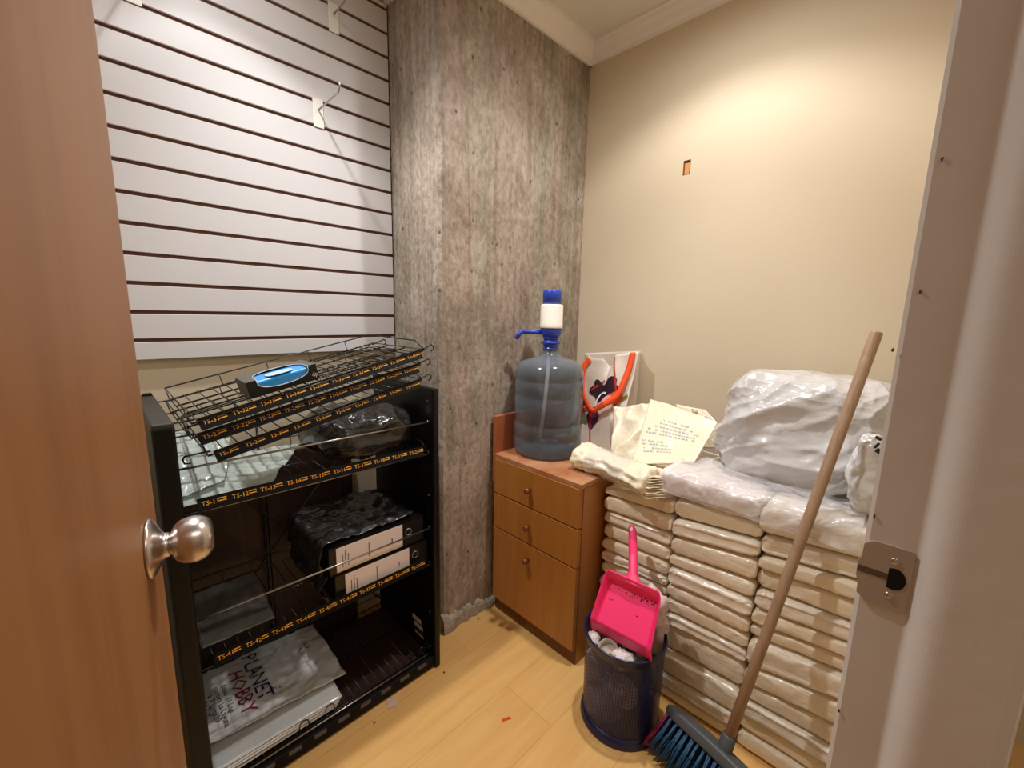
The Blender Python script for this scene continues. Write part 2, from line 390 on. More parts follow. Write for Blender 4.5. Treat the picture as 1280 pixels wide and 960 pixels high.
# door, open into the room, hinged left
HB = Vector((-.072, .02, 0)); FE = Vector((.031, .602, 0)); dd = (FE-HB).normalized(); dn = Vector((dd.y, -dd.x, 0))
DW = (FE-HB).length
Td = frame(HB, dd, -dn)                                     # local x along the leaf, y behind the seen face
dr = MB().box((0, 0, .008), (DW, .036, 2.03), 0, .0015, Td, 1)
door = struct('door_1', dr, M['door'])
kp = HB+dd*(DW-.072)+Vector((0, 0, .960))
Tk = frame((0, 0, 0), dd, Vector((0, 0, 1)))                # local z = out of the face
if (Tk @ Vector((0, 0, 1))).dot(dn) < 0: Tk = frame((0, 0, 0), -dd, Vector((0, 0, 1)))
k = MB().lathe([(0, .012), (.0098, .012), (.0100, .0175), (.0125, .0190), (.0175, .0215), (.0215, .0262), (.0236, .0325), (.0238, .0385), (.0226, .0440), (.0200, .0488), (.0165, .0518), (.0120, .0536), (.0110, .0538), (.0100, .0535), (0, .0538)], kp, 48, 0, Tk)
kn = k.build('door_knob', M['nickel'], door); kn['label'] = 'brushed nickel ball knob'
MB().lathe([(0, .0), (.0295, .0), (.0298, .002), (.0285, .0038), (.0235, .0068), (.0165, .0102), (.0130, .0128), (.0122, .0145), (.0122, .0165), (.0102, .0172), (0, .0172)], kp+dn*.0002, 48, 0, Tk).build('rose', M['nickel'], kn)
# door frame jamb at the right: rebate, rounded stop, outer face
_b = [(XJ, -.012), (XJ-.001, -.0155), (XJ-.006, -.0195), (XJ-.0135, -.0250), (XJ-.018, -.032), (XJ-.019, -.040)]
bead = [tuple((1-u)**3*a[q]+3*u*(1-u)**2*b_[q]+3*u*u*(1-u)*c_[q]+u**3*d_[q] for q in (0, 1)) for (a, b_, c_, d_) in ((_b[0], (XJ, -.0165), (XJ-.004, -.0180), (XJ-.0085, -.0210)), ((XJ-.0085, -.0210), (XJ-.0135, -.0243), (XJ-.019, -.0290), _b[5])) for u in [i/12 for i in range(13)]]
jp = [(XJ, .021)]+bead+[(XJ-.019, -.079), (XJ-.015, -.087), (XJ-.007, -.090), (.60, -.090), (.60, -.078), (XJ+.028, -.078), (XJ+.028, .015), (XJ+.012, .0245), (XJ+.003, .0245)]
jm = MB().prism(jp, Matrix.Translation((0, 0, 0)), 2.05)
jamb = struct('trim_5', jm, M['jamb'])
st = MB(); xs = XJ-.0022; poly = []
def plate_pt(y, z): return (y, z)
pl = [(-.0125, .928), (-.0125, .987), (-.0105, .990), (.017, .990), (.024, .985), (.0245, .972), (.0265, .966), (.0265, .950), (.0245, .944), (.024, .932), (.017, .927), (-.0105, .926)]
Tpl = Matrix(((0, 0, 1, xs), (1, 0, 0, 0), (0, 1, 0, 0), (0, 0, 0, 1)))   # local x->world y, y->world z, z->world x
st.prism(pl, Tpl, .0022)
sp = st.build('strike_plate', M['steel'], jamb); sp['label'] = 'worn steel strike plate'
hl = [(.0035, .948), (.0035, .968), (-.001, .969)]+[(-.001-.0085*math.sin(a), .958+.011*math.cos(a)) for a in [PI*i/12 for i in range(13)]]+[(-.001, .947)]
Th = Tpl.copy(); Th[0][3] = xs-.0004
h = MB().prism(hl, Th, .0006); h.box((xs-.0004, .0035, .955), (xs, .0265, .9615), 1)
h.build('latch_hole', [M['hole'], M['latchwear']], sp)
for z in (.976, .940):
    MB().lathe([(0, 0), (.0028, 0), (.0034, .0006), (.0034, .001), (0, .001)], (xs-.001, .0005, z), 14, 0, Matrix.Rotation(PI/2, 4, 'Y')).build('screw', M['nickel'], sp)
for px, py in ((1150, 365), (1116, 438), (1093, 645), (1049, 888), (1178, 199)):
    p = at(px, py, 0, XJ-.0004); q = random.Random(px)
    MB().prism([(q.uniform(.0005, .0015)*math.cos(a), q.uniform(.0012, .0032)*math.sin(a)) for a in [2*PI*i/8 for i in range(8)]], Matrix.Translation((XJ-.0005, p.y, p.z)) @ Matrix.Rotation(-PI/2, 4, 'Y') @ Matrix.Rotation(PI/2, 4, 'Z'), .0006).build('paint_chip', M['holerim'], jamb)

# wooden plug in the wall hole
t = thing('wall_plug', 'small brown rectangular wood-filled slot high on bare cream wall', 'wall plug', (XR, (hy0+hy1)/2, hz0))
MB().box((XR+.006, hy0+.0035, hz0+.002), (XR+.05, hy1-.0035, hz1-.008)).build('wood_core', M['holewood'], t)
r = MB(); r.box((XR+.0005, hy0, hz0), (XR+.05, hy0+.0033, hz1)); r.box((XR+.0005, hy1-.0033, hz0), (XR+.05, hy1, hz1)); r.box((XR+.0005, hy0, hz0), (XR+.05, hy1, hz0+.0018)); r.box((XR+.008, hy0, hz1-.0075), (XR+.05, hy1, hz1))
r.build('slot_frame', M['holerim'], t)

# ------------------------------------------------------------------ slatwall and its hooks
YS = 1.474; GZ = [1.113+.0740*k for k in range(16)]
t = thing('slatwall', 'large white grooved slatwall panel hung beside the concrete column', 'wall panel', (.3, YW, 1.062))
b = MB(); lo = 1.062
for z in GZ+[2.255]:
    hi = z-.0050 if z < 2.25 else 2.238
    if hi-lo > .01: b.box((XL+.004, YS, lo), (XS-.006, YS+.018, hi), 0, .0008, None, 1)
    lo = z+.0050
b.build('slat_face', M['slat'], t)
MB().box((XL+.004, YS+.0055, 1.064), (XS-.0045, YW-.001, 2.236)).build('groove_backing', M['groove'], t)
def hook(x, z, L, label):
    t = thing('slatwall_hook', label, 'hook', (x, YS, z-.07), 'wire hooks on the slatwall')
    b = MB(); b.box((x-.016, YS-.003, z-.078), (x+.016, YS-.0002, z+.006), 0, .001, None, 1); b.box((x-.016, YS-.002, z-.001), (x+.016, YS+.007, z+.0025)); b.build('bracket_plate', M['white'], t)
    MB().tube([(x, YS-.002, z-.026), (x, YS-.05, z-.026), (x, YS-L, z-.024), (x, YS-L-.006, z-.021), (x, YS-L-.018, z-.004)], .0026, 8).build('prong', M['chromew'], t)
hook(.578, GZ[10], .152, 'single wire hook lowest on the slatwall, near the column')
hook(.640, GZ[14], .152, 'single wire hook high on the slatwall, cut by the top of the photo')
hook(.150, GZ[12], .152, 'single wire hook on the slatwall beside the edge of the open door')

# ------------------------------------------------------------------ wire shelves
def wires(L, D, mb, local_z=0, cross=(0.004, .5, .996), step=.026, back=.03, loops=False, r=.0018):
    """grid in local coords: x 0..L, y 0..D"""
    n = int(L/step)
    for i in range(n+1):
        x = L*i/n; pts = [(x, 0, local_z), (x, D, local_z)]
        if back: pts += [(x, D+.004, local_z+.004), (x, D+.006, local_z+back)] if i % 4 == 0 else []
        mb.tube(pts, r*.8, 5)
    for c in cross: mb.tube([(0, D*c, local_z-.003), (L, D*c, local_z-.003)], r*1.2, 6)
    if back: mb.tube([(0, 0, local_z), (0, D*.12, local_z+back*.9), (0, D+.006, local_z+back), (L, D+.006, local_z+back), (L, D*.12, local_z+back*.9), (L, 0, local_z)], r*1.1, 6)
    return mb
def strip_mb(x0, x1, first, step_px=None, h=.026, y=-.004, z0=0.0, tilt=.35, n=10, bright=True):
    b = MB(); T = Matrix.Translation((0, y, z0)) @ Matrix.Rotation(-tilt, 4, 'X')
    b.box((x0, -.002, 0), (x1, .001, h), 0, .0006, T, 1)
    b.box((x0, -.004, -.002), (x1, .001, .0015), 0, 0, T); b.box((x0, -.0035, h-.001), (x1, .001, h+.0012), 0, 0, T)
    w = (x1-x0)/n
    for i in range(n):
        Tt = T @ frame((x0+w*i+w*.12, -.0024, h*.34), (1, 0, 0), (0, 0, 1))
        s = 'TS-%d' % (first+i); b.text(s, Tt, h*.56, 1)
        wd = max(x.x for x in text_geo(s)[0])*h*.56
        for q in (.30, .08):
            b.box((x0+w*i+w*.12+wd+.001, -.0025, h*(.36+q)), (x0+w*i+w*.12+wd+.016, -.0022, h*(.36+q)+.0022), 1, 0, T)
    return b

RX0, RX1, RF, RB = .098, .722, 1.064, 1.455         # rack inner sides, front, back
rack = thing('display_rack', 'black metal display rack with two side panels and wire shelves below the slatwall', 'shelf rack', ((RX0+RX1)/2, RF, 0))
def side_panel(xa, xb, cap):
    b = MB(); b.box((xa, RF+.012, .006), (xb, RB, .955), 0, .003)
    b.box((xa-.002, RF-.004, 0), (xb+.002, RF+.02, .965), 0, .006, None, 3)
    b.box((xa-.001, RF-.003, .953), (xb+.001, RB, .971), 1, .003)
    b.box((xa+.012, RB-.025, .968), (xb-.002, RB-.003, .976), 0, .001)
    return b
p = side_panel(.064, RX0, True).build('side_panel', [M['black'], M['paneltop']], rack)
p = side_panel(RX1, .739, False)
p = p.build('side_panel', [M['black'], M['black']], rack)
for z in (.07, .20, .385, .51, .62, .765, .865, .93):
    hb = MB(); hb.lathe([(0, 0), (.0035, 0), (.0035, .002), (0, .002)], (RX1-.0005, RF+.028, z), 10, 0, Matrix.Rotation(-PI/2, 4, 'Y')); hb.build('peg_hole', M['chromew'], p)
sl = MB()
for i, (z, y) in enumerate(((.115, 1.15), (.092, 1.14), (.066, 1.135))):
    sl.box((RX1-.001, y, z), (RX1-.0002, y+.055, z+.016), 0)
sl.build('barcode_sticker', M['paper'], p)
for z in (.51, .865):
    MB().tube([(RX0-.002, RF+.018, z), (RX1+.002, RF+.018, z)], .0026, 8).build('guard_rail', M['chromew'], rack)
def fixed_shelf(z, first, strip=True):
    L, D = RX1-RX0, RB-RF-.05
    b = MB(); wires(L-.006, D, b, 0, back=.03)
    b.v = [x+Vector((RX0+.003, RF+.026, z)) for x in b.v]
    s = b.build('wire_shelf', M['wire'], rack)
    MB().tube([(RX0-.002, RF+.02, z-.004), (RX1+.002, RF+.02, z-.004)], .0026, 8).build('front_bar', M['chromew'], s)
    if strip:
        q = strip_mb(.026, L-.03, first, h=.025, tilt=.3); q.v = [x+Vector((RX0, RF+.012, z+.003)) for x in q.v]
        q.build('label_strip', [M['strip'], M['amber']], s)
    return s
fixed_shelf(.765, 11); fixed_shelf(.385, 41)
s = fixed_shelf(.055, 51, False)
for x in (.295, .365, .44, .50, .56, .62, .67):
    lp = MB(); lp.tube([(x, RF+.022, .052)]+[(x+.012-.012*math.cos(a), RF+.022, .078+.012*math.sin(a)) for a in [PI*i/8 for i in range(9)]]+[(x+.024, RF+.022, .052)], .0016, 6); lp.build('front_loop', M['wire'], s)
tb = MB(); tb.box((RX0, RF+.004, .006), (RX1, RF+.018, .045), 0, .002)
for i in range(9):
    tb.box((RX0+.03+i*.066, RF+.0025, .03), (RX0+.062+i*.066, RF+.0045, .042), 1)
tb.build('toe_rail', [M['strip'], M['cartongrey']], s)
MB().box((RX0+.004, RF+.03, .026), (RX1-.004, RB-.03, .034)).build('shade_board', M['board'], rack)  # dark board added to stand for the shade under the bottom shelf
xb = MB()
xb.tube([(RX0, RB-.02, .06), (.30, RB-.022, .38), (RX1, RB-.02, .86)], .003, 6); xb.tube([(RX0, RB-.024, .86), (RX1, RB-.026, .06)], .003, 6)
xb.tube([(RX0, RB-.02, .62), (RX1, RB-.02, .62)], .003, 6); xb.tube([(.33, RB-.018, .06), (.33, RB-.018, .9)], .0035, 6)
xb.build('back_brace', M['wire'], rack)

# brown board leaning behind the rack
bd = MB(); bd.box((.128, 1.461, .0), (.345, 1.473, .74), 0, .001, None, 1); bd.box((.348, 1.461, .0), (.632, 1.473, .74), 0, .001, None, 1); bd.box((.15, 1.473, .06), (.55, 1.485, .12)); bd.box((.15, 1.473, .6), (.55, 1.485, .66))
tag(bd.build('backing_board', M['board']), 'dark brown wooden board standing against the wall behind the black rack', 'board')

# three loose shelves lying tilted on top of the rack
def loose(x0, z0, x1, z1, y0, D, first, label, hooks):
    a = math.atan2(z1-z0, x1-x0); L = math.hypot(x1-x0, z1-z0)
    t = thing('wire_shelf', label, 'wire shelf', (x0, y0, z0), 'loose wire shelves piled on the rack', (0, -a, 0))
    b = MB(); wires(L, D, b, 0, back=.028, step=.030, cross=(.004, .34, .67, .996)); b.build('wire_grid', M['wire'], t, True)
    strip_mb(.012, L-.012, first, h=.024, tilt=.42, z0=-.021).build('label_strip', [M['strip'], M['amber']], t, True)
    for (x, y, s) in ((L, .012, 1), (L, D-.02, 1), (0, .03, -1), (0, D-.02, -1)):
        h = MB(); h.tube([(x-s*.01, y, -.003), (x+s*.022, y, .002), (x+s*.036, y, .004), (x+s*.041, y, -.002), (x+s*.040, y, -.011), (x+s*.030, y, -.014)], .0022, 6); h.build('end_hook', M['wire'], t, True)
    return t, a
loose(.150, .889, .688, 1.004, 1.072, .30, 1, 'loose wire shelf marked TS-1 to TS-10, lowest of the tilted pile', True)
loose(.124, .934, .682, 1.052, 1.068, .31, 21, 'loose wire shelf marked TS-21 to TS-30, middle of the tilted pile', True)
tl, ta = loose(.126, .966, .692, 1.094, 1.064, .325, 31, 'loose wire shelf marked TS-31 to TS-40, topmost of the tilted pile', True)

# black carton with a blue window, resting on the topmost shelf
t = thing('carton_box', 'small black carton with blue rounded window on the topmost loose shelf', 'box', (.243, 1.088, .966+(.243-.126)*math.tan(ta)+.0045), None, (0, -ta, math.radians(-1)))
BL, BD, BH = .158, .108, .039
def boxpoly():
    # top face with a half-oval notch at the front edge, front face with a shallower notch
    b = MB(); n = 24; e0, e1 = .022, BL-.020
    arc = [(e0+(e1-e0)*(.5-.5*math.cos(PI*i/n)), math.sin(PI*i/n)**.55) for i in range(n+1)]
    top = [(x, .086*s) for x, s in arc]; fr = [(x, BH-.027*s) for x, s in arc]
    # strips: top face from notch edge to back edge
    v = [(0, 0, BH), (0, BD, BH)]+[q for x, y in top for q in ((x, y, BH), (x, BD, BH))]+[(BL, 0, BH), (BL, BD, BH)]
    m = len(v)//2; b.add(v, [(2*i, 2*i+2, 2*i+3, 2*i+1) for i in range(m-1)], 1)
    v = [(0, 0, 0), (0, 0, BH)]+[q for x, z in fr for q in ((x, 0, 0), (x, 0, z))]+[(BL, 0, 0), (BL, 0, BH)]
    m = len(v)//2; b.add(v, [(2*i, 2*i+2, 2*i+3, 2*i+1) for i in range(m-1)], 0)
    b.add([(0, 0, 0), (0, BD, 0), (0, BD, BH), (0, 0, BH)], [(0, 1, 2, 3)][::-1], 1); b.add([(BL, 0, 0), (BL, BD, 0), (BL, BD, BH), (BL, 0, BH)], [(0, 1, 2, 3)], 0)
    b.add([(0, BD, 0), (BL, BD, 0), (BL, BD, BH), (0, BD, BH)], [(0, 1, 2, 3)], 0); b.add([(0, 0, 0), (BL, 0, 0), (BL, BD, 0), (0, BD, 0)], [(0, 1, 2, 3)], 0)
    rim = [(x, y, BH) for x, y in top]; rim2 = [(x, 0, z) for x, z in fr]
    b.tube([Vector(p)+Vector((0, 0, .0003)) for p in rim], .0008, 5, 2); b.tube([Vector(p)-Vector((0, .0003, 0)) for p in rim2], .0008, 5, 2)
    Tt = frame((BL-.0165, -.0006, .009), (1, 0, 0), (0, 0, 1)); b.text('dp', Tt, .016, 3)
    return b
mx = boxpoly(); mx.build('carton', [M['boxblack'], M['cartongrey'], M['paper'], M['paper']], t, True)
def film(u, v):
    x = lerp(.006, BL-.006, u); w = v*1.6
    if w < .6: return Vector((x, .004, .004+(BH-.010)*w/.6))
    return Vector((x, .004+.09*(w-.6), BH-.006+.004*math.sin((w-.6)*PI)))
MB().surf(film, 20, 17).build('window_film', M['tissueblue'], t, True)
ov = [(.078+.030*math.copysign(abs(math.cos(a))**.6, math.cos(a)), .036+.021*math.copysign(abs(math.sin(a))**.7, math.sin(a))) for a in [2*PI*i/28 for i in range(28)]]
MB().prism(ov, Matrix.Translation((0, -.012, BH-.0012)), .0008).build('white_print', M['icewhite'], t, True)

# ------------------------------------------------------------------ soft things
def crumple(base, amp, s, seed, fold=.5, zmin=-9):
    def f(u, v):
        p = Vector(base(u, v)); a = amp*(nz(p.x, p.y, p.z, s, seed)*(1-fold)+fold*(ridge(p.x, p.y, p.z, s*1.3, seed+3)-.5)+.35*ridge(p.x, p.y, p.z, s*3.1, seed+5)-.15)
        q = p+Vector((.3*amp*nz(p.x, p.y, p.z, s, seed+11), .3*amp*nz(p.x, p.y, p.z, s, seed+12), a)); q.z = max(q.z, zmin+.003*abs(nz(p.x, p.y, 0, s*.7, seed+15))); return q
    return f
def quad(a, b, c, d):
    a, b, c, d = map(Vector, (a, b, c, d))
    return lambda u, v: (a*(1-u)+b*u)*(1-v)+(d*(1-u)+c*u)*v
def blob(mb, c, h, n=64, m=40, e1=.45, e2=.5, amp=.02, s=8, seed=0, fine=.006, floor=None, mi=0, fn=None):
    c, h = Vector(c), Vector(h); sg = lambda x, e: math.copysign(abs(x)**e, x)
    def f(u, v):
        a = 2*PI*u; b = -PI/2+PI*v
        d = Vector((sg(math.cos(b), e1)*sg(math.cos(a), e2), sg(math.cos(b), e1)*sg(math.sin(a), e2), sg(math.sin(b), e1)))
        p = Vector((c.x+d.x*h.x, c.y+d.y*h.y, c.z+d.z*h.z)); nrm = Vector((math.cos(b)*math.cos(a), math.cos(b)*math.sin(a), math.sin(b)))
        k = amp*(nz(p.x, p.y, p.z, s, seed)+.6*(ridge(p.x, p.y, p.z, s*1.7, seed+2)-.5))+fine*ridge(p.x, p.y, p.z, s*5, seed+4)
        p = p+nrm*k
        if fn: p = fn(p, d)
        if floor is not None and p.z < floor: p.z = floor+.0003*abs(d.x)
        return p
    return mb.surf(f, n, m, mi, cu=True)

ZS = .7665                                             # top of the upper fixed shelf's wires
b = MB(); blob(b, (.565, 1.262, .835), (.135, .14, .062), 70, 40, .6, .6, .022, 9, 3, .008, ZS+.0015, fn=lambda p, d: Vector((p.x, p.y, min(p.z, .873+(p.x-.15)*.2-.008))))
tag(b.build('plastic_bag', M['blackbag']), 'crumpled black plastic bag on the upper wire shelf under the loose shelves', 'bag')
b = MB(); b.sheet(crumple(quad((.105, 1.095, ZS+.010), (.27, 1.115, ZS+.008), (.43, 1.37, ZS+.015), (.11, 1.42, ZS+.03)), .016, 11, 5, .25, ZS+.003), 60, 60, .0008)
b.sheet(crumple(quad((.105, 1.13, ZS+.022), (.19, 1.15, ZS+.022), (.25, 1.38, ZS+.07), (.106, 1.43, ZS+.11)), .016, 12, 8, .35, ZS+.003), 50, 50, .0008)
for i, p in enumerate(b.v): b.v[i] = Vector((max(p.x, RX0+.004), max(p.y, 1.075), p.z))
tag(b.build('plastic_sheet', M['greyfilm']), 'milky clear plastic sheet crumpled at the door end of the upper shelf', 'plastic sheet')
Z5 = .3865
b = MB(); b.sheet(crumple(quad((.112, 1.14, Z5+.008), (.27, 1.14, Z5+.008), (.285, 1.40, Z5+.008), (.115, 1.40, Z5+.008)), .008, 9, 6, .5, Z5+.003), 36, 36, .0008)
tag(b.build('plastic_sleeve', M['sleeve']), 'flat clear plastic sleeve on the shelf left of the binders', 'plastic sleeve')

# lever-arch binders lying flat, spine to the front, partly wrapped in crinkled black plastic
def binder(z, x0, label, seed, dx):
    x1 = x0+.302; yf = 1.092; t = thing('lever_arch_binder', label, 'binder', ((x0+x1)/2, yf, z), 'black binders in plastic')
    b = MB(); H = .083
    b.box((x0, yf, z), (x1, yf+.004, z+H), 0, .001, None, 1); b.box((x0, yf, z), (x1, yf+.275, z+.003), 0); b.box((x0, yf, z+H-.003), (x1, yf+.275, z+H), 0)
    b.box((x0+.006, yf+.02, z+.004), (x1-.004, yf+.265, z+H-.014), 1)
    b.build('cover', [M['binder'], M['ink']], t)
    l = MB(); lx0, lx1 = x0+.028+dx, x0+.233+dx; y = yf-.0012
    l.box((lx0, y, z+.005), (lx1, yf+.0002, z+H-.006), 0)
    def bar(xa, xb, za, zb): l.box((xa, y-.0004, za), (xb, y, zb), 1)
    rr = random.Random(seed)
    for j, xx in enumerate((.016, .024, .032)):           # three lines of print, read sideways
        zz = z+.016
        while zz < z+(.052 if j != 1 else .062): q = rr.uniform(.002, .005); bar(lx0+xx, lx0+xx+.0022, zz, zz+q); zz += q+.0011
    zz = z+.018
    while zz < z+.060: q = rr.uniform(.002, .004); bar(lx0+.094, lx0+.0965, zz, zz+q); zz += q+.0009
    bar(lx0+.168, lx0+.1705, z+.032, z+.045)
    l.build('spine_label', [M['paper'], M['ink']], t)
    rg = MB(); rg.tube([(lx1+.021+.0105*math.cos(a), yf-.002, z+.046+.0105*math.sin(a)) for a in [2*PI*i/20 for i in range(20)]], .0016, 6, 0, True)
    rg.lathe([(0, 0), (.0095, 0), (.0095, .001), (0, .001)], (lx1+.021, yf-.0014, z+.046), 20, 1, Matrix.Rotation(PI/2, 4, 'X'))
    rg.build('finger_ring', [M['chromew'], M['hole']], t)
    wr = MB()
    def wf(u, v):
        y = lerp(yf+.012, yf+.283, v); s = u*3
        if s < 1: p = Vector((x0-.012+.02*0, y, z+.004+(H-.004)*s)); n = Vector((-1, 0, 0))
        else: p = Vector((lerp(x0-.012, x1-.03, (s-1)/2), y, z+H+.004)); n = Vector((0, 0, 1))
        k = .010*abs(nz(p.x, p.y, p.z, 22, seed))+.008*max(0, ridge(p.x, p.y, p.z, 30, seed+2))
        return p+n*k
    if seed == 2:
        wr.sheet(wf, 60, 40, -.0006)
    else:
        def ws(u, v):
            y = lerp(yf+.012, yf+.283, v); p = Vector((x0-.006-.018*math.sin(u*PI), y, z+.004+(H-.004)*u))
            return p+Vector((-1, 0, 0))*(.012*abs(nz(p.x, p.y, p.z, 24, seed))+.01*max(0, ridge(p.x, p.y, p.z, 30, seed+2)))
        wr.sheet(ws, 30, 40, -.0006)
    wr.build('plastic_wrap', M['wrapblack'], t)
binder(Z5+.002, .412, 'black lever arch binder lying flat directly on the wire shelf, spine outward', 1, .0)
binder(Z5+.002+.0865, .398, 'black lever arch binder on top of another, top covered in crinkled black plastic', 2, -.008)

# printed white bags on the bottom shelf
ZB = .057
base = MB()
def stk(u, v):
    return None
b = MB()
for k in range(5):
    z = ZB+.003+k*.006; sft = .004*math.sin(k*2.1)
    b.sheet(crumple(quad((.104, 1.098+sft, z), (.40+.004*k, 1.096, z), (.41+.005*k, 1.42, z), (.104, 1.42, z)), .003, 12, 20+k), 30, 30, .0035)
for i, p in enumerate(b.v): b.v[i] = Vector((max(p.x, RX0+.003), max(p.y, RF+.024), max(p.z, ZB+.001)))
tag(b.build('folded_bag_bundle', M['bagclear']), 'flat bundle of shiny white plastic bags at the front of the bottom shelf', 'bag bundle')
bq = quad((.104, 1.17, ZB+.046), (.452, 1.150, ZB+.043), (.452, 1.425, ZB+.050), (.104, 1.43, ZB+.054))
bfn = crumple(bq, .009, 13, 31)
t = MB(); t.sheet(bfn, 60, 60, .002)
for i, p in enumerate(t.v): t.v[i] = Vector((max(p.x, RX0+.003), p.y, max(p.z, ZB+.0385)))
pb = tag(t.build('printed_plastic_bag', M['bagwhite']), 'white plastic bag with blue and red lettering lying flat on the bottom shelf', 'bag')
def onbag(s, x, y, size, m, rot=-PI/2):
    b = MB(); b.text(s, Matrix.Translation((x, y, 0)) @ Matrix.Rotation(rot, 4, 'Z'), size)
    for i, p in enumerate(b.v):
        u = (p.x-.104)/(.452-.104); v = (p.y-1.16)/(1.428-1.16)
        q = bfn(min(1, max(0, u)), min(1, max(0, v))); b.v[i] = Vector((p.x, p.y, max(q.z, ZB+.0385)+.0022))
    return b
b = onbag('PLANET', .232, 1.418, .058, None); b.build('blue_lettering', M['blueink'], pb)
b = onbag('HOBBY', .188, 1.375, .054, None); b.build('red_lettering', M['redink'], pb)
for s, x, y in (('Lunes 11 Logi', .165, 1.345), ('emisora La Laguna', .147, 1.352), ('a 7 Local 20', .130, 1.325), ('943.25.', .114, 1.315)):
    onbag(s, x, y, .021, None).build('small_print', M['ink'], pb)
for s, x, y in (('cvi.a', .262, 1.235), ('R. 21', .375, 1.34), ('Sal. 3', .395, 1.36)):
    onbag(s, x, y, .018, None, -.2 if s == 'cvi.a' else -PI/2).build('small_print', M['ink'], pb)

# ------------------------------------------------------------------ drawer cabinet
CX0, CX1, CY0, CY1, CZ = 1.062, 1.50, .740, 1.152, .668
cab = thing('drawer_cabinet', 'brown three-drawer cabinet in the corner by the concrete column', 'cabinet', ((CX0+CX1)/2, (CY0+CY1)/2, 0))
b = MB(); b.box((CX0+.020, CY0, .0), (CX1, CY0+.017, CZ-.018), 0, .001, None, 1); b.box((CX0+.020, CY1-.017, 0), (CX1, CY1, CZ-.018), 0, .001, None, 1)
b.box((CX1-.012, CY0+.017, 0), (CX1, CY1-.017, CZ-.018)); b.box((CX0+.02, CY0+.017, .08), (CX1, CY1-.017, .096)); b.build('body', M['cab'], cab)
MB().box((CX0+.002, CY0-.001, CZ-.018), (CX1+.002, CY1, CZ), 0, .0015, None, 1).build('top', M['cabtop'], cab)
MB().box((CX0+.016, CY0+.001, 0), (CX0+.032, CY1-.001, .058), 0, .001, None, 1).build('plinth', M['plinth'], cab)
MB().box((CX0+.006, CY1-.001, .55), (CX1, CY1+.016, .815), 0, .0015, None, 1).build('upstand', M['cabred'], cab)
for z0, z1 in ((.060, .366), (.371, .508), (.513, .650)):
    d = MB().box((CX0, CY0+.003, z0), (CX0+.019, CY1-.002, z1), 0, .0012, None, 1).build('drawer', M['cab'], cab)
    kc = (CX0, (CY0+CY1)/2+.012, (z0+z1)/2 if z1 > .4 else z1-.058)
    MB().lathe([(0, 0), (.006, 0), (.0055, .008), (.010, .013), (.0125, .018), (.012, .023), (.008, .027), (0, .028)], kc, 20, 0, Matrix.Rotation(-PI/2, 4, 'Y')).build('knob', M['knobwood'], d)

# ------------------------------------------------------------------ water bottle with hand pump
bc = Vector((1.24, 1.037, CZ)); R = .132
t = thing('water_jug', 'large blue-tinted water jug with hand pump on the drawer cabinet', 'water bottle', bc)
prof = [(0, .012), (R*.55, .010), (R*.80, .0008), (R*.90, .002), (R*.97, .012), (R, .03), (R, .060), (R*.978, .066), (R*.978, .074), (R, .080), (R, .118), (R*.972, .127), (R*.972, .135), (R, .142), (R, .222), (R*.975, .230), (R*.975, .238), (R, .246), (R, .285), (R*.978, .291), (R*.978, .297), (R*.995, .303), (R*.985, .322), (R*.94, .341), (R*.82, .358), (R*.6, .369), (R*.38, .376), (.038, .384), (.030, .394), (.026, .408), (.0255, .425)]
MB().lathe(prof, bc, 64).build('jug_body', M['bottle'], t)
p = MB().lathe([(0, .452), (.030, .452), (.031, .447), (.027, .445), (.027, .437), (.037, .436), (.037, .428), (.028, .427), (.028, .412), (.030, .411), (.030, .404), (.026, .404)][::-1], bc, 36)
p.box(bc+Vector((-.041, -.006, .427)), bc+Vector((.041, .006, .437)), 0, .001)
p.lathe([(0, .450), (.028, .450), (.034, .458), (.0395, .466), (.0405, .482), (.0405, .486), (0, .486)], bc, 36)
pump = p.build('hand_pump', M['blue'], t)
MB().lathe([(.0, .486), (.0425, .486), (.0430, .490), (.0432, .500), (.0425, .502), (.0425, .566), (.040, .573), (.034, .575), (0, .575)], bc, 40).build('pump_collar', M['pumpwhite'], pump)
MB().lathe([(0, .573), (.0350, .573), (.0350, .612), (.0345, .622), (.031, .628), (.0, .629)], bc, 40).build('pump_button', M['blue'], pump)
sd = Vector((-.76, .65, 0)).normalized(); s0 = bc+Vector((0, 0, .470))
MB().tube([s0+sd*.03, s0+sd*.07, s0+sd*.105+Vector((0, 0, .002)), s0+sd*.113+Vector((0, 0, 0)), s0+sd*.124+Vector((0, 0, -.012)), s0+sd*.133+Vector((0, 0, -.027))], [.0085, .0085, .0085, .0085, .0085, .0078], 12).build('spout', M['blue'], pump)
MB().tube([bc+Vector((0, 0, .43)), bc+Vector((-.012, .008, .2)), bc+Vector((-.028, .02, .018))], .0075, 12).build('dip_tube', M['pumpwhite'], t)  # dip tube made wide and white to double as the jug's highlight streak

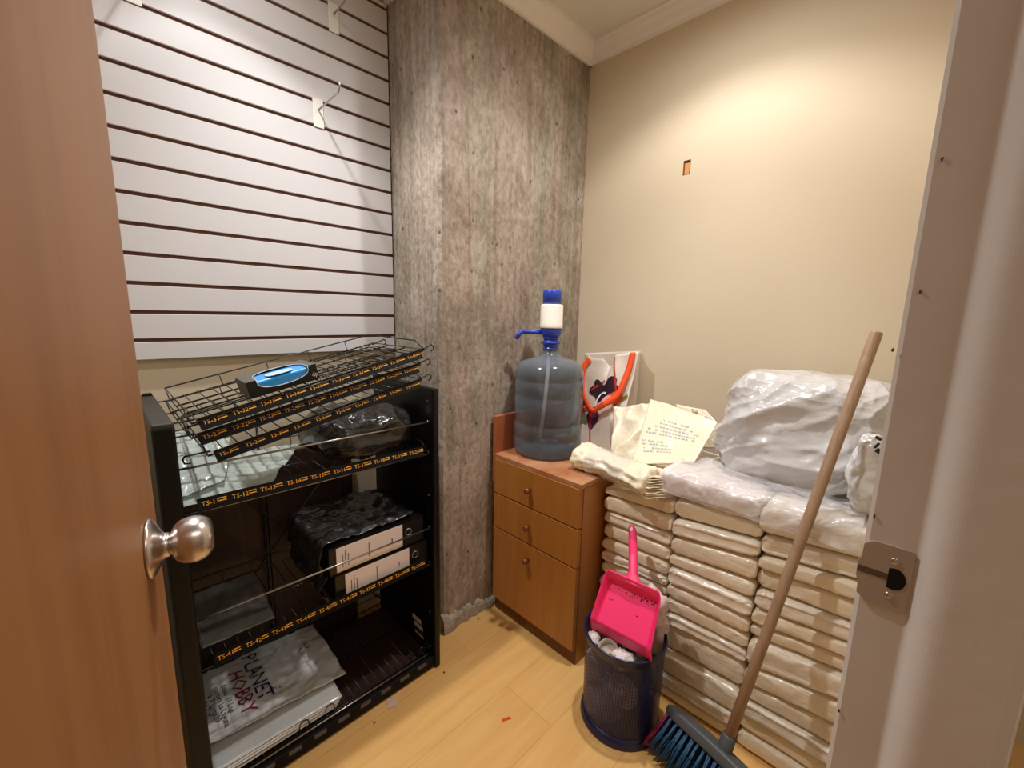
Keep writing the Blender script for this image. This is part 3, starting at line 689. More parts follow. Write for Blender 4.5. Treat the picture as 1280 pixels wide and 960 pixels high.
# ------------------------------------------------------------------ tote bag
t = thing('tote_bag', 'cream tote bag with orange handles and purple flower print behind the jug', 'bag', (1.48, .97, CZ))
TY0, TY1 = .815, 1.135
def tote_face(y, zz):            # y across (0=right..1=left), zz 0..1 up -> point on the front face
    yy = lerp(TY0+.015*(1-zz), 1.050, y); x = lerp(1.405, 1.500, zz**.9)+.010*math.sin(y*PI*2.3+zz*2)*(.3+zz)+.006*nz(y, zz, 0, 5, 4)
    top = 1.068-.038*y
    dip = .050*math.exp(-((y-.56)/.11)**2)+.012*math.exp(-((y-.8)/.12)**2)
    return Vector((x+.03*math.exp(-((y-.56)/.13)**2)*zz**3, yy, lerp(CZ+.002, top-dip, zz)))
def tote_shell(u, v):
    if u <= .36: return tote_face(u/.36, v)
    a = tote_face(1, v); b2 = tote_face(0, v); z = lerp(CZ+.002, 1.065-.02*v, v)
    bx = 1.598-.004*v
    if u <= .5: s = (u-.36)/.14; fold = -.018*math.sin(s*PI)*v; q = lerp(a, Vector((bx, TY1-.006, lerp(CZ+.002, 1.035, v))), s); return q+Vector((0, fold, 0))
    if u <= .86: s = (u-.5)/.36; return Vector((bx-.006*math.sin(s*PI*3)*v, lerp(TY1-.006, TY0+.035, s), lerp(CZ+.002, lerp(1.035, 1.066, s), v)))
    s = (u-.86)/.14; q = lerp(Vector((bx, TY0+.035, lerp(CZ+.002, 1.066, v))), b2, s); return q+Vector((0, .012*math.sin(s*PI)*v, 0))
b = MB(); b.surf(tote_shell, 100, 36, 0, cu=False)
b.add([tote_shell(i/40, 0) for i in range(40)], [tuple(range(40))], 0)
body = b.build('bag_body', M['tote'], t)
sm = body.modifiers.new('thickness', 'SOLIDIFY'); sm.thickness = .0014; sm.offset = 1
def patch(poly, name, m, off=.0022):
    """flat print: polygon in (y, zz) face coords laid on the front face"""
    b = MB(); cx = sum(p[0] for p in poly)/len(poly); cz = sum(p[1] for p in poly)/len(poly); n = len(poly)
    v = []; K = 5
    for k in range(K+1):
        for p in poly: v.append(tote_face(lerp(cx, p[0], k/K), lerp(cz, p[1], k/K))+Vector((-off, 0, off*.2)))
    f = [(k*n+i, k*n+(i+1) % n, (k+1)*n+(i+1) % n, (k+1)*n+i) for k in range(K) for i in range(n)]
    b.add(v, f, 0, True); return b.build(name, m, body)
def band(pts, w, name, m, off=.003):
    b = MB(); v = []; n = len(pts)
    for i, p in enumerate(pts):
        q0, q1 = pts[max(0, i-1)], pts[min(n-1, i+1)]; d = Vector((q1[0]-q0[0], (q1[1]-q0[1])*1.25)); d.normalize(); s = Vector((-d.y, d.x*.8))
        ww = w[i] if isinstance(w, (list, tuple)) else w
        for k in (-1, -.33, .33, 1): v.append(tote_face(p[0]+s.x*ww*k, p[1]+s.y*ww*k)+Vector((-off, 0, 0)))
    b.add(v, [(i*4+k, i*4+k+1, (i+1)*4+k+1, (i+1)*4+k) for i in range(n-1) for k in range(3)], 0, True)
    return b.build(name, m, body)
def smooth_path(P, n=6):
    out = []
    for i in range(len(P)-1):
        p0, p1, p2, p3 = P[max(0, i-1)], P[i], P[i+1], P[min(len(P)-1, i+2)]
        for k in range(n):
            s = k/n; out.append(tuple(.5*((2*p1[j])+(-p0[j]+p2[j])*s+(2*p0[j]-5*p1[j]+4*p2[j]-p3[j])*s*s+(-p0[j]+3*p1[j]-3*p2[j]+p3[j])*s**3) for j in (0, 1)))
    return out+[P[-1]]
def bloom(cx, cz, rx, rz, n, dep, ph=0): return [(cx+rx*math.cos(a)*(1-dep+dep*abs(math.cos((a+ph)*n/2))), cz+rz*math.sin(a)*(1-dep+dep*abs(math.cos((a+ph)*n/2)))) for a in [2*PI*i/60 for i in range(60)]]
band(smooth_path([(1.02, .27), (.93, .34), (.83, .40), (.70, .44)]), [.032]*18+[.032], 'coral_stripe', M['coral'])
band(smooth_path([(1.02, .34), (.96, .39), (.90, .44), (.84, .50)]), .018, 'plum_stripe', M['plum'])
band(smooth_path([(1.02, .15), (.93, .22), (.82, .265), (.68, .27)]), .022, 'green_stripe', M['green'])
band(smooth_path([(1.02, .09), (.96, .05), (.86, .025)]), .022, 'yellow_stripe', M['yellow'])
band(smooth_path([(.24, .47), (.14, .52), (.02, .57)]), .022, 'green_stripe', M['green'])
patch(bloom(.60, .35, .13, .13, 4, .2), 'lower_petal', M['plum'])
patch(bloom(.50, .655, .33, .135, 5, .28, .3), 'flower_print', M['purple'], .0028)
patch(bloom(.25, .545, .16, .07, 3, .25), 'coral_petal', M['coral'], .0034)
patch(bloom(.42, .535, .17, .035, 3, .2), 'pink_petal', M['pinkpetal'], .0040)
band(smooth_path([(.60, .50), (.60, .58), (.55, .66), (.48, .64), (.42, .60)]), .011, 'white_outline', M['clay'], .0048)
band(smooth_path([(.40, .985), (.34, .85), (.27, .7), (.20, .52)]), .014, 'red_piping', M['redband'])
band(smooth_path([(.56, .83), (.60, .77), (.68, .69), (.77, .63)]), .014, 'red_piping', M['redband'])
band(smooth_path([(.68, .45), (.63, .30), (.58, .17), (.54, .04)]), .014, 'red_piping', M['redband'])
hp = smooth_path([(.93, .975), (1.0, .88), (.98, .72), (.88, .58), (.72, .48), (.55, .455), (.37, .475), (.17, .57), (.11, .70), (.085, .85), (.08, .995)], 5)
b = MB(); v = []
for i, p in enumerate(hp):
    q0, q1 = hp[max(0, i-1)], hp[min(len(hp)-1, i+1)]; d = Vector((q1[0]-q0[0], (q1[1]-q0[1])*1.25)).normalized(); s = Vector((-d.y, d.x*.8))
    lift = .006+.022*math.sin(PI*i/(len(hp)-1))
    for k in (-1, 1): v.append(tote_face(p[0]+s.x*.047*k, p[1]+s.y*.047*k)+Vector((-lift, 0, .002)))
b.add(v, [(i*2, i*2+1, i*2+3, i*2+2) for i in range(len(hp)-1)], 0, True)
hd = b.build('handle', M['orange'], t); sm = hd.modifiers.new('thickness', 'SOLIDIFY'); sm.thickness = .0016

# ------------------------------------------------------------------ stacks of plastic-wrapped packs
SX, SXB = 1.19, 1.585
def pack(name, y0, y1, zl0, zl1, zr0, zr1, m, label, group, seed, xf=SX, xb=SXB, lobes=1):
    """zl = bottom/top at the y1 (cabinet) end, zr = bottom/top at the y0 end"""
    b = MB(); rr = random.Random(seed); jx = rr.uniform(-.004, .006)
    def f(u, v):
        y = lerp(y0, y1, u); e = min(u, 1-u); end = min(1, (e/.07))**.5 if e < .07 else 1
        sag = .0035*nz(u, 0, 0, 3, seed)
        z0 = lerp(zr0, zl0, u)+.0006; z1 = lerp(zr1, zl1, u)-.0006; H = z1-z0; zc = (z0+z1)/2
        w_ = 2*PI*v; a = w_+.55*math.sin(2*w_)*0; ca, sa = math.cos(a), math.sin(a)
        # rounded slab: x from xf (front, ca=-1) to xb
        ex = math.copysign(abs(ca)**.13, ca); ez = math.copysign(abs(sa)**.42, sa)
        x = (xf+xb)/2 + jx + ex*(xb-xf)/2*(.985+.015*end)
        front = max(0, -ca)
        x -= front*(.004*nz(y, zc, 0, 8, seed+1)+.0030*ridge(y*.35, sa*.022, 0, 48, seed+2)+.0022*ridge(y*.8+sa*.03, sa*.02, 0, 75, seed+5)*(.4+1.6*max(0, 1-e/.16)))
        z = zc+ez*H/2*(.62+.38*end)
        if lobes > 1 and front > .2: x += .0055*max(0, 1-abs(sa-.12*math.sin(seed))/.16)
        z = min(max(z, z0), z1)
        yy = y+(0.004*nz(z, x, 0, 14, seed+7) if e < .1 else 0)
        return Vector((x, min(max(yy, y0), y1), z))
    b.surf(f, 56, 64, 0, cv=True)
    n = 64; K = len(b.v)
    b.f.append(tuple(range(n))); b.m.append(0); b.s.append(True); b.f.append(tuple(range(55*n+n-1, 55*n-1, -1))); b.m.append(0); b.s.append(True)
    return tag(b.build(name, m), label, 'plastic-wrapped pack', group)
ORD = ['top', 'second', 'third', 'fourth', 'fifth', 'sixth', 'seventh', 'eighth', 'ninth', 'tenth', 'eleventh', 'twelfth', 'thirteenth', 'fourteenth']
def column(y0, y1, zl, zr, words, seed, group):
    for i in range(len(zl)-1):
        pos = 'topmost' if i == 0 else ('lowest' if i == len(zl)-2 else ORD[i]+' from the top')
        pack('wrapped_pack', y0, y1, zl[i+1], zl[i], zr[i+1], zr[i], M['pack'] if (i+seed) % 3 else M['pack2'], 'cream plastic-wrapped pack, %s in the %s' % (pos, words), group, seed*31+i, SX+.004*math.sin(i*2.3+seed), SXB, 2 if (i*7+seed) % 3 == 0 else 1)
column(.493, .728, [.633, .602, .546, .501, .444, .401, .359, .306, .258, .208, .157, .105, .052, .0], [.661, .608, .552, .507, .455, .407, .372, .336, .285, .232, .175, .118, .058, .0], 'stack beside the drawer cabinet', 1, 'packs stacked beside the cabinet')
column(.257, .490, [.668, .605, .547, .489, .451, .390, .343, .296, .253, .161, .085, .036, .0], [.680, .626, .574, .509, .456, .401, .350, .302, .258, .175, .092, .040, .0], 'middle stack between two others', 2, 'packs in the middle stack')
column(.020, .254, [.650, .589, .550, .495, .437, .390, .352, .258, .205, .160, .108, .055, .0], [.669, .615, .564, .505, .456, .418, .373, .301, .228, .164, .112, .058, .0], 'stack behind the broom handle', 3, 'packs stacked behind the broom')
# wide packs on top
pack('wrapped_pack', .018, .262, .6515, .735, .6705, .747, M['pack2'], 'thick pale wrapped pack lying on the stack behind the broom, under white bag', 'wide packs on top of the stacks', 77, 1.178, 1.58)
o = pack('wrapped_pack', .266, .545, .682, .752, .682, .742, M['pinkpack'], 'wide pack with faint pink print lying across the middle stack top', 'wide packs on top of the stacks', 78, 1.176, 1.56)
b = MB()
def drape(u, v):
    y = lerp(.06, .52, u); s = v
    if s < .45: a = (s/.45)*PI/2; x = 1.172-.002+.022*(1-math.sin(a)); z = .700+.06*math.sin(a)
    if s < .35: x = 1.164; z = lerp(.69, .735, s/.35)
    elif s < .5: a = (s-.35)/.15*PI/2; x = 1.164+.024*(1-math.cos(a)); z = .735+.024*math.sin(a)
    else: x = lerp(1.188, 1.36, (s-.5)/.5); z = .760
    k = .006*ridge(x, y, z, 20, 9)+.004*nz(x, y, z, 45, 3)
    n = Vector((-1, 0, 0)) if s < .35 else (Vector((-.7, 0, .7)) if s < .5 else Vector((0, 0, 1)))
    return Vector((x, y, z))+n*k
b.sheet(drape, 70, 46, .0005)
tag(b.build('clear_film', M['film2']), 'crinkled clear plastic film draped over the wide packs in front of the bag', 'plastic film')

# twisted bundle of cream bags at the front of the cabinet-side stack
b = MB(); A = Vector((1.212, .85, .706)); B = Vector((1.176, .548, .702)); ax = (B-A).normalized(); sv = Vector((1, .05, 0)); sv = (sv-ax*sv.dot(ax)).normalized()
def tw(u, v):
    a = 2*PI*v; k = .5+.5*abs(2*(u-.52))**1.1; k = min(1, k*1.0); e = min(1, min(u, 1-u)/.035)**.5
    wx = lerp(.024, .060, k)*lerp(.7, 1, e); wz = lerp(.022, .042, k)*lerp(.8, 1, e)
    p = lerp(A, B, u)
    lay = .0035*math.sin(math.sin(a)*9+u*3)*(1 if u > .62 else .35)
    kk = 1+.17*ridge(p.y*5, math.cos(a)*.8, math.sin(a)*.8, 2.6, 3)+.09*ridge(p.y*9, math.cos(a), math.sin(a), 3.1, 6)
    tws = .5*math.sin((u-.5)*6)*math.exp(-((u-.52)/.12)**2)
    q = p+sv*(math.cos(a+tws)*(wx*kk+lay))+Vector((0, 0, math.sin(a+tws)*(wz*kk)))
    zmin = CZ+.001 if q.y > .733 else (.662+.002)
    q.z = max(q.z, zmin if q.x > 1.06 else q.z); return q
b.surf(tw, 90, 44, 0, cv=True); n = 44
b.f.append(tuple(range(n))); b.m.append(0); b.s.append(False); b.f.append(tuple(range(89*n+n-1, 89*n-1, -1))); b.m.append(0); b.s.append(False)
tw_o = b.build('bag_bundle', M['creamfilm']); tag(tw_o, 'twisted bundle of cream plastic bags at the cabinet corner, in front of loose bags', 'bag bundle')
fl = MB()
for i in range(9):
    z = .668+i*.0078; o_ = .0025*math.sin(i*2.7)
    fl.sheet(crumple(quad((1.122+.002*i+o_, .548+o_, z), (1.172, .510+.002*i-o_, z+.003), (1.20, .60, .690+i*.003), (1.135, .62, .690+i*.003)), .003, 25, i), 14, 12, .0018)
fl.build('bag_edges', M['creamfilm'], tw_o)
fw = MB()
def wrapf(u, v):
    a = 2*PI*v; u2 = lerp(.22, .72, u); p = Vector(tw(u2, v)); c = lerp(A, B, u2); d = (p-c).normalized()
    return p+d*(.003+.004*abs(ridge(p.x, p.y, p.z, 45, 2)))
fw.surf(wrapf, 44, 44, 0, cv=True); fw.build('clear_wrap', M['film2'], tw_o)

# loose cream bags on top
def p3(px, py, ax_, val): return at(px, py, ax_, val)
# crumpled cream bag leaning between tote and printed sheet
a, bq2, c2, d2 = p3(768, 512, 0, 1.44), p3(822, 505, 0, 1.46), p3(806, 590, 0, 1.285), p3(762, 588, 0, 1.285)
def cb(u, v):
    p = Vector(quad(d2, c2, bq2, a)(u, v)); n = Vector((-.7, -.1, .7))
    return p+n*(.020*nz(p.x, p.y, p.z, 9, 4)+.014*ridge(p.x, p.y, p.z, 12, 6)+.02*math.sin(PI*u)*math.sin(PI*v))
b = MB(); b.sheet(cb, 40, 44, .012)
tag(b.build('plastic_bag', M['creamfilm']), 'crumpled plain cream plastic bag leaning against the tote bag', 'bag')
# printed cream bag lying over it
A1, B1, C1, D1 = p3(813, 501, 0, 1.46), p3(897, 531, 0, 1.43), p3(868, 577, 0, 1.285), p3(789, 584, 0, 1.245)
def prt(u, v):
    p = Vector(quad(D1, C1, B1, A1)(u, v)); n = Vector((-.62, -.2, .76)).normalized()
    return p+n*(.008+.010*nz(p.x, p.y, p.z, 7, 14)+.005*ridge(p.x, p.y, p.z, 10, 8)+.016*math.sin(PI*u)*(1-v)*0-.012*u*u*(1-v)**2)
b = MB(); b.sheet(prt, 50, 44, .005)
pr = tag(b.build('printed_plastic_bag', M['creamfilm']), 'flat cream plastic bag with pale grey text on top of the loose bags', 'bag')
def on_prt(mb):
    for i, p in enumerate(mb.v):
        q = prt(min(1, max(0, p.x)), min(1, max(0, p.y))); mb.v[i] = q+Vector((-.62, -.2, .76))*.0012
    return mb
b = MB(); rr = random.Random(4)
def line(u0, u1, v0, sl, h):
    u = u0
    while u < u1:
        q = rr.uniform(.012, .05); 
        if rr.random() < .85:
            k = 3
            for j in range(k):
                ua, ub = u+q*j/k, u+q*(j+.8)/k; hh = h*rr.uniform(.6, 1)
                b.add([(ua, v0+sl*ua, 0), (ub, v0+sl*ub, 0), (ub, v0+sl*ub+hh, 0), (ua, v0+sl*ua+hh, 0)], [(0, 1, 2, 3)], 0)
        u += q+.012
for (u0, u1, v0) in ((.30, .68, .72), (.26, .74, .66), (.20, .86, .60), (.10, .88, .54), (.08, .9, .485)): line(u0, u1, v0, -.02, .032)
for (u0, u1, v0) in ((.06, .36, .36), (.08, .50, .31), (.12, .55, .25), (.14, .60, .20)): line(u0, u1, v0, -.02, .028)
on_prt(b).build('lettering', M['greyink'], pr)
# bag behind, with black print on its raised corner
A2, B2, C2, D2 = p3(845, 505, 0, 1.52), p3(872, 503, 0, 1.52), p3(925, 560, 0, 1.46), p3(850, 560, 0, 1.46)
E2 = p3(897, 527, 0, 1.51)
def bk(u, v):
    p = Vector(quad(D2, C2, lerp(B2, E2, .4), A2)(u, v)); return p+Vector((-.6, 0, .5))*(.006*nz(p.x, p.y, p.z, 9, 2))
b = MB(); b.sheet(bk, 24, 24, .004)
bb = tag(b.build('printed_plastic_bag', M['creamfilm']), 'cream plastic bag with black numbers peeking out behind the grey-text bag', 'bag')
def on_bk(s, u0, v0, size, ang):
    b = MB(); b.text(s, Matrix.Translation((u0, v0, 0)) @ Matrix.Rotation(ang, 4, 'Z'), size)
    for i, p in enumerate(b.v): b.v[i] = bk(min(1, max(0, p.x)), min(1, max(0, p.y)))+Vector((-.6, 0, .5))*.003
    b.build('black_print', M['ink'], bb)
on_bk('Sal.', .48, .84, .17, -.1); on_bk('963.78.71', .26, .70, .17, -.08); on_bk('..........', .3, .62, .12, 0)

# ------------------------------------------------------------------ big white bag
def bigfn(p, d):
    # flare at the foot toward the cabinet side, soft shoulders
    f = max(0, 1-(p.z-.755)/.16)
    if p.y > .23: p.y += .055*f*f
    p.x -= (.02+.045*max(0, 1-p.y/.36)*(1 if p.y < .36 else 0))*f*(1 if d.x < .2 else 0)
    if p.z > 1.052: p.z = 1.052+(p.z-1.052)*.35
    return p
b = MB()
bcen = Vector((1.435, .236, .905)); bh = Vector((.148, .212, .162))
def big(u, v):
    sg = lambda x, e: math.copysign(abs(x)**e, x)
    a = 2*PI*u; e = -PI/2+PI*v; ce = math.cos(e)
    d = Vector((sg(ce, .55)*sg(math.cos(a), .6), sg(ce, .55)*sg(math.sin(a), .6), sg(math.sin(e), .62)))
    p = Vector((bcen.x+d.x*bh.x, bcen.y+d.y*bh.y, bcen.z+d.z*bh.z)); n = Vector((ce*math.cos(a), ce*math.sin(a), math.sin(e)))
    q = p+Vector((0, .1*p.z, 0)); w = Vector((nz(q.x, q.y, q.z, 5, 51), nz(q.x, q.y, q.z, 5, 52), nz(q.x, q.y, q.z, 5, 53)))*.06
    q2 = q+w
    v1 = noise.voronoi(Vector((q2.x*6, q2.y*5, q2.z*9+q2.y*4)), distance_metric='DISTANCE_SQUARED')[0][0]
    v2 = noise.voronoi(Vector((q2.x*15+3, q2.y*11, q2.z*19+q2.y*7)), distance_metric='DISTANCE_SQUARED')[0][0]
    v3 = noise.voronoi(Vector((q.x*34+9, q.y*30+5, q.z*40)), distance_metric='DISTANCE_SQUARED')[0][0]
    k = .016*nz(q2.x, q2.y, q2.z, 4, 41)+.034*min(v1, .8)+.021*min(v2, .9)+.0055*min(v3, .8)-.024
    p = p+n*k; p = bigfn(p, d); p.x = min(p.x, XR-.006); p.y = max(p.y, .03); p.z = max(p.z, .7535+.0005*d.x); return p
b.surf(big, 260, 180, 0, cu=True)
tag(b.build('large_plastic_bag', M['bigbag']), 'large bulging white plastic bag on the packs against the cream wall', 'bag')
# lower hem of the bag's open mouth and the printed bag inside it, at the end towards the door frame
b = MB(); blob(b, (1.262, .066, .850), (.036, .040, .092), 90, 70, .8, .8, .013, 15, 61, .003, .757)
ib = tag(b.build('printed_plastic_bag', M['bagwhite']), 'small crumpled white bag with black marks beside the large bag, near door frame', 'bag')
b = MB()
for (px, py, w_, h_) in ((1098, 548, .012, .006), (1100, 565, .016, .010), (1103, 578, .014, .012), (1096, 557, .005, .014)):
    p = at(px, py, 0, 1.214); b.box((p.x-.002, p.y-w_/2, p.z-h_/2), (p.x+.004, p.y+w_/2, p.z+h_/2), 0, .001, Matrix.Translation(p) @ Matrix.Rotation(.5, 4, 'X') @ Matrix.Translation(-p))
b.build('black_mark', M['ink'], ib)
# ------------------------------------------------------------------ broom
top = at(1096, 415, 0, 1.245); bot = at(905, 938, 2, .125); hv = (top-bot).normalized()
t = thing('broom', 'long-handled broom with blue bristles leaning on the packs beside the bin', 'broom', (bot.x, bot.y, 0))
MB().tube([bot-hv*.02, bot+hv*.3, top-hv*.003, top], [.0122, .0122, .0122, .0108], 20).build('handle', M['handle'], t)
E1 = at(836, 884, 2, .112); E0 = at(899, 944, 2, .112); hd_ = (E0-E1).normalized()
bd_ = Vector((-hd_.y, hd_.x, 0))
if bd_.x > 0: bd_ = -bd_
dn_ = (bd_*.50+Vector((0, 0, -.86))).normalized(); up_ = hd_.cross(dn_).normalized()
Lh = .30; b = MB(); Tb = Matrix((hd_, dn_, up_)).transposed().to_4x4(); Tb.translation = E1
def headf(u, v):
    a = 2*PI*v; s_ = abs(2*u-1); k = (1-s_**5)**.5 if s_ < 1 else 0; e = .4
    return Tb @ Vector((u*Lh, math.copysign(abs(math.cos(a))**e, math.cos(a))*.016*(.5+.5*k)-.006*math.sin(u*PI), math.copysign(abs(math.sin(a))**e, math.sin(a))*.029*(.4+.6*k)))
b.surf(headf, 44, 28, 0, cv=True); n = 28
b.f.append(tuple(range(n))); b.m.append(0); b.s.append(False); b.f.append(tuple(range(43*n+n-1, 43*n-1, -1))); b.m.append(0); b.s.append(False)
b.tube([bot-hv*.030, bot-hv*.01, bot+hv*.045, bot+hv*.047], [.021, .0185, .016, .0126], 18)
b.build('head', M['greyplastic'], t)
bs = MB(); rr = random.Random(3)
for i in range(18):
    for j in range(5):
        cx = .012+(Lh-.024)*i/17; cz = -.020+.010*j; splay = (cx/Lh-.5)*.04
        for k in range(9):
            q0 = Vector((cx+rr.uniform(-.004, .004), .010, cz+rr.uniform(-.003, .003)))
            q1 = Vector((cx+splay*.6+rr.uniform(-.006, .006), .065+rr.uniform(-.004, .004), cz*1.4+rr.uniform(-.005, .005)))
            q2 = Vector((cx+splay*1.15+rr.uniform(-.008, .008), .112+rr.uniform(-.008, .004), cz*1.7+rr.uniform(-.006, .006)))
            P = [Tb @ q for q in (q0, q1, q2)]
            for p in P:
                p.z = max(p.z, .002+rr.uniform(0, .003)); w_ = Vector((p.x-1.034, p.y-.538, 0))
                if w_.length < .1225: w_ = w_.normalized()*.1225; p.x, p.y = 1.034+w_.x, .538+w_.y
            bs.tube(P, [.0022, .0020, .0012], 4, 1 if i < 1 else 0)
bs.build('bristles', [M['bristle'], M['magenta']], t)

# ------------------------------------------------------------------ waste bin, its litter and the dustpan
bx, by, rb, rt, hb_ = 1.034, .538, .112, .116, .285
t = thing('waste_bin', 'round navy mesh waste bin on the floor in front of the packs', 'bin', (bx, by, 0))
w = MB(); seg = 72; rows = 12; v = []; uv = []
for i in range(rows+1):
    z = lerp(.03, hb_-.022, i/rows); r = lerp(rb-.001, rt-.0015, z/hb_)
    for k in range(seg+1): a = 2*PI*k/seg; v.append((bx+r*math.cos(a), by+r*math.sin(a), z)); uv.append((k/seg, i/rows))
w.add(v, [(i*(seg+1)+k, i*(seg+1)+k+1, (i+1)*(seg+1)+k+1, (i+1)*(seg+1)+k) for i in range(rows) for k in range(seg)], 0, True); w.uv = uv
w.build('mesh_wall', M['navymesh'], t)
MB().lathe([(0, .004), (rb-.004, .004), (rb-.003, .030), (rb+.001, .031), (rb+.002, .012), (rb+.006, .006), (rb+.006, 0), (0, 0)], (bx, by, 0), 64).build('base_ring', M['navy'], t)
MB().lathe([(rt-.003, hb_-.024), (rt+.0005, hb_-.024), (rt+.0005, hb_-.006), (rt+.004, hb_-.004), (rt+.0045, hb_), (rt+.002, hb_+.003), (rt-.002, hb_+.001), (rt-.003, hb_-.024)], (bx, by, 0), 64).build('rim', M['navy'], t)
def litter(name, c, h, m, label, seed, e=.8, amp=.012, fine=.004):
    b = MB(); blob(b, c, h, 40, 26, e, e, amp, 26, seed, fine)
    for i, p in enumerate(b.v):
        d = Vector((p.x-bx, p.y-by, 0)); rmax = lerp(rb, rt, min(1, max(0, p.z/hb_)))-.006
        if d.length > rmax and p.z < hb_+.012: d = d.normalized()*rmax; b.v[i] = Vector((bx+d.x, by+d.y, max(p.z, .006)))
        else: b.v[i].z = max(p.z, .006)
    return tag(b.build(name, m), label, 'litter', 'litter in the waste bin')
litter('crumpled_paper', (bx-.052, by+.030, .060), (.042, .050, .050), M['trashw'], 'white crumpled paper seen low through the bin mesh', 1)
litter('crumpled_paper', (bx-.066, by-.03, .150), (.030, .045, .035), M['trashw'], 'white crumpled paper halfway up, seen through the bin mesh', 2)
litter('crumpled_paper', (bx-.058, by+.058, .175), (.032, .030, .035), M['trashw'], 'white crumpled paper at the cabinet side, seen through the bin mesh', 3)
litter('black_bag_scrap', (bx+.042, by-.008, .12), (.052, .055, .11), M['blackbag'], 'black plastic scrap filling the middle of the waste bin', 4)
litter('black_bag_scrap', (bx-.035, by-.068, .245), (.022, .022, .02), M['blackbag'], 'small black scrap at the bin rim beside the dustpan corner', 5)
litter('plastic_wrapper', (bx+.062, by-.052, .325), (.032, .040, .095), M['trashp'], 'pinkish white plastic wrapper sticking up between dustpan and bin rim', 6, .9, .016, .006)
litter('crumpled_tissue', (bx-.075, by+.058, .268), (.016, .018, .014), M['trashw'], 'small white crumpled tissue at the bin rim, cabinet side', 7)
litter('crumpled_tissue', (bx-.075, by-.038, .255), (.022, .026, .014), M['trashw'], 'white crumpled tissue at the bin front below the dustpan lip', 8)
litter('tan_scrap', (bx-.085, by-.012, .258), (.008, .012, .012), M['tan'], 'small tan scrap standing beside the paper cup in the bin', 9)
Tc = Matrix.Rotation(.9, 4, Vector((.3, 1, 0))); b = MB()
b.lathe([(0, .002), (.022, .002), (.022, 0), (.024, 0), (.027, .052), (.0285, .053), (.0285, .056), (.026, .056), (.024, .04), (0, .04)], Vector((bx-.058, by+.018, .222)), 28, 0, Matrix.Rotation(-.5, 4, 'Y') @ Matrix.Rotation(.25, 4, 'X'))
tag(b.build('paper_cup', M['cup']), 'crushed grey paper cup at the front of the waste bin', 'cup')
# dustpan standing in the bin, handle against the packs
BLc, BRc = Vector((.950, .606, .300)), Vector((.966, .428, .300)); tip = Vector((1.150, .594, .549))
Wv = (BRc-BLc).normalized(); mid = (BLc+BRc)/2; Uv = tip-mid; Uv = (Uv-Wv*Uv.dot(Wv)).normalized(); Nv = Wv.cross(Uv).normalized()
if Nv.x > 0: Nv = -Nv
Tp = Matrix((Wv, Uv, Nv)).transposed().to_4x4(); Tp.translation = mid+Nv*.004
skew = Tp.inverted() @ tip
t = thing('dustpan', 'bright pink plastic dustpan standing in the navy waste bin', 'dustpan', mid)
PL, W0, W1, WALL = .168, .0915, .083, .038
def pan(u, v):
    """u across, v from lip to back; raised side and back walls"""
    hw = lerp(W0, W1, v); x = (2*u-1)*hw; y = v*PL; ax_ = abs(2*u-1)
    z = 0
    side = max(0, (ax_-.86)/.14); z = lerp(.010, WALL, v)*side**.6
    bk_ = max(0, (v-.84)/.16); z = max(z, WALL*bk_**.6)
    if v < .15: z -= .030*(1-v/.15)
    rc = .025
    if v > .84 and ax_ > .7: x *= 1-.10*((v-.84)/.16)**2*((ax_-.7)/.3)
    return Tp @ Vector((x, y*(1 if v < .84 else 1), z))
b = MB(); b.sheet(pan, 61, 57, .0026)
pn = b.build('pan', M['hotpink'], t)
hx = skew.x; y0 = PL-.012
def hnd(u, v):
    a = 2*PI*v; y = lerp(y0, skew.y, u); w = lerp(.034, .0125, min(1, u/.2)) if u < .2 else .0125+.0015*math.sin(u*PI)
    th_ = .009; x = lerp(0, hx, u)
    if u > .93: w *= max(.15, math.sqrt(max(0, 1-((u-.93)/.07)**2))); 
    return Tp @ Vector((x+w*math.copysign(abs(math.cos(a))**.7, math.cos(a)), y, lerp(WALL*.62, WALL*.35, min(1, u*2))+th_*math.copysign(abs(math.sin(a))**.8, math.sin(a))))
b = MB(); b.surf(hnd, 44, 20, 0, cv=True); n = 20; b.f.append(tuple(range(n))); b.m.append(0); b.s.append(False); b.f.append(tuple(range(43*n+n-1, 43*n-1, -1))); b.m.append(0); b.s.append(False)
b.build('handle', M['hotpink'], t)
Tz = Tp @ Matrix.Translation((hx*.94, lerp(y0, skew.y, .92), WALL*.35+.0088))
MB().prism([(.0042*math.cos(a), .0062*math.sin(a)) for a in [2*PI*i/16 for i in range(16)]], Tz, .001).build('hanging_hole', M['paper'], t)
g = MB(); rr = random.Random(12)
for i in range(34):
    u_, v_ = rr.uniform(.12, .9), .80+rr.uniform(-.05, .03)
    if i < 6: v_ = rr.uniform(.45, .8)
    c_ = Tp.inverted() @ pan(u_, v_); r_ = rr.uniform(.0008, .0024)
    g.prism([(c_.x+r_*rr.uniform(.6, 1.4)*math.cos(a), c_.y+r_*rr.uniform(.6, 1.3)*math.sin(a)) for a in [2*PI*k/7 for k in range(7)]], Tp @ Matrix.Translation((0, 0, c_.z+.0004)), .0005)
g.build('dirt', M['grime'], pn)['kind'] = 'stuff'

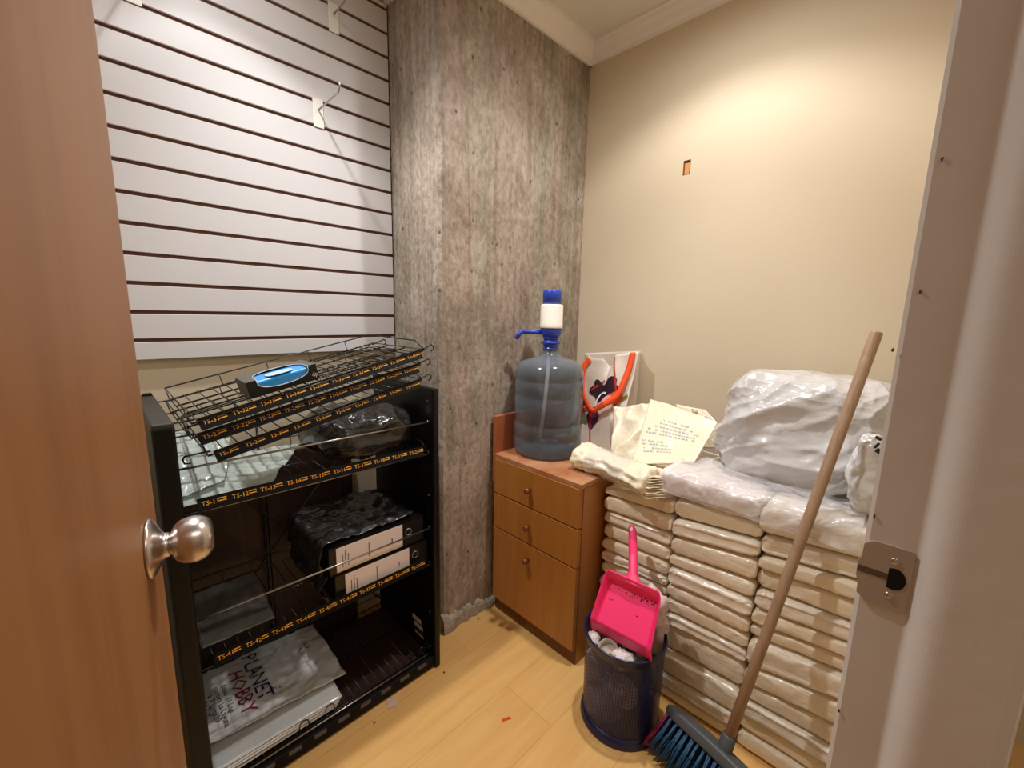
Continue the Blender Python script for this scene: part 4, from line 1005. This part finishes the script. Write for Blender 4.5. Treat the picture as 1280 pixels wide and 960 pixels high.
# ------------------------------------------------------------------ scraps on the floor
p = at(490, 878, 2, 0)
b = MB().prism([(-.022, -.010), (.004, -.024), (.022, .004), (-.004, .021)], Matrix.Translation((p.x, p.y, .0006)) @ Matrix.Rotation(.03, 4, 'X'), .0015)
tag(b.build('card_scrap', M['scrap']), 'pinkish square card scrap on the floor in front of the rack', 'scrap')
p = at(633, 899, 2, 0)
b = MB().prism([(-.014, -.004), (.014, -.004), (.014, .004), (-.014, .004)], Matrix.Translation((p.x, p.y, .0004)) @ Matrix.Rotation(-.42, 4, 'Z'), .001)
tag(b.build('tape_scrap', M['redscrap']), 'small red strip of tape on the middle of the floor', 'scrap')
for i, (px, py, w_) in enumerate(((555, 841, 'small dark crumb on the floor near the foot of the rack'), (468, 904, 'tiny crumb on the floor near the pinkish card scrap'), (598, 774, 'tiny dark crumb on the floor by the concrete column foot'))):
    p = at(px, py, 2, 0); b = MB(); blob(b, (p.x, p.y, .002), (.0035, .0025, .0022), 12, 8, 1, 1, .001, 300, i, .0004, .0003)
    tag(b.build('floor_crumb', M['crumb']), w_, 'crumb')

# ------------------------------------------------------------------ lights and camera
def spot(name, loc, energy, size, blend, radius, col, target):
    l = bpy.data.lights.new(name, 'SPOT'); l.energy = energy; l.spot_size = math.radians(size); l.spot_blend = blend; l.shadow_soft_size = radius; l.color = col
    o = bpy.data.objects.new(name, l); C.objects.link(o); o.location = loc
    o.rotation_euler = (Vector(target)-Vector(loc)).to_track_quat('-Z', 'Y').to_euler(); return o
def downlight(loc, e_beam, size, blend, e_spill, e_core, core, aim, col):
    spot('downlight_beam', loc, e_beam, size, blend, .014, col, (loc[0], loc[1], 0))
    spot('fill_core', loc, e_core, core, 1, .03, col, aim)  # extra spot added at the downlight to brighten floor, packs and cabinet
    spot('fill_spill', (loc[0], loc[1], loc[2]-.01), e_spill, 176, 1, .05, col, (loc[0], loc[1], 0))  # extra wide spot added at the downlight as general fill
downlight((.30, 1.155, 2.285), 10, 94, .3, 9, 54, 104, (.80, .72, 0), (.98, .99, 1))
downlight((1.12, .55, 2.285), 17, 128, .4, 23, 28, 84, (1.12, .55, 0), (1, .98, .98))
al = bpy.data.lights.new('corridor_fill', 'AREA'); al.shape = 'RECTANGLE'; al.size = 1.2; al.size_y = .6; al.energy = 9; al.color = (1, .97, .95)  # unseen area light added as fill for the door frame and doorway
ao = bpy.data.objects.new('corridor_fill', al); C.objects.link(ao); ao.location = (.42, -.8, 2.29)
wd = bpy.data.worlds.new('world'); bpy.context.scene.world = wd; wd.use_nodes = True
wd.node_tree.nodes['Background'].inputs[0].default_value = (.02, .018, .016, 1)

cd = bpy.data.cameras.new('camera'); co = bpy.data.objects.new('camera', cd); C.objects.link(co)
cd.sensor_fit = 'HORIZONTAL'; cd.sensor_width = 36; cd.lens = FPX/1280*36; cd.clip_start = .01
Rm = Matrix((Vector((AX.x, AY.x, AZ.x)), Vector((-AX.y, -AY.y, -AZ.y)), Vector((-AX.z, -AY.z, -AZ.z)))).transposed()
co.matrix_world = Matrix.Translation(CAM) @ Rm.to_4x4()
sc = bpy.context.scene; sc.camera = co
sc.view_settings.view_transform = 'Standard'; sc.view_settings.look = 'None'; sc.view_settings.gamma = 1; sc.view_settings.exposure = 0
sc.view_settings.use_curve_mapping = False
for o in bpy.data.objects:
    if '_o' in o: del o['_o']
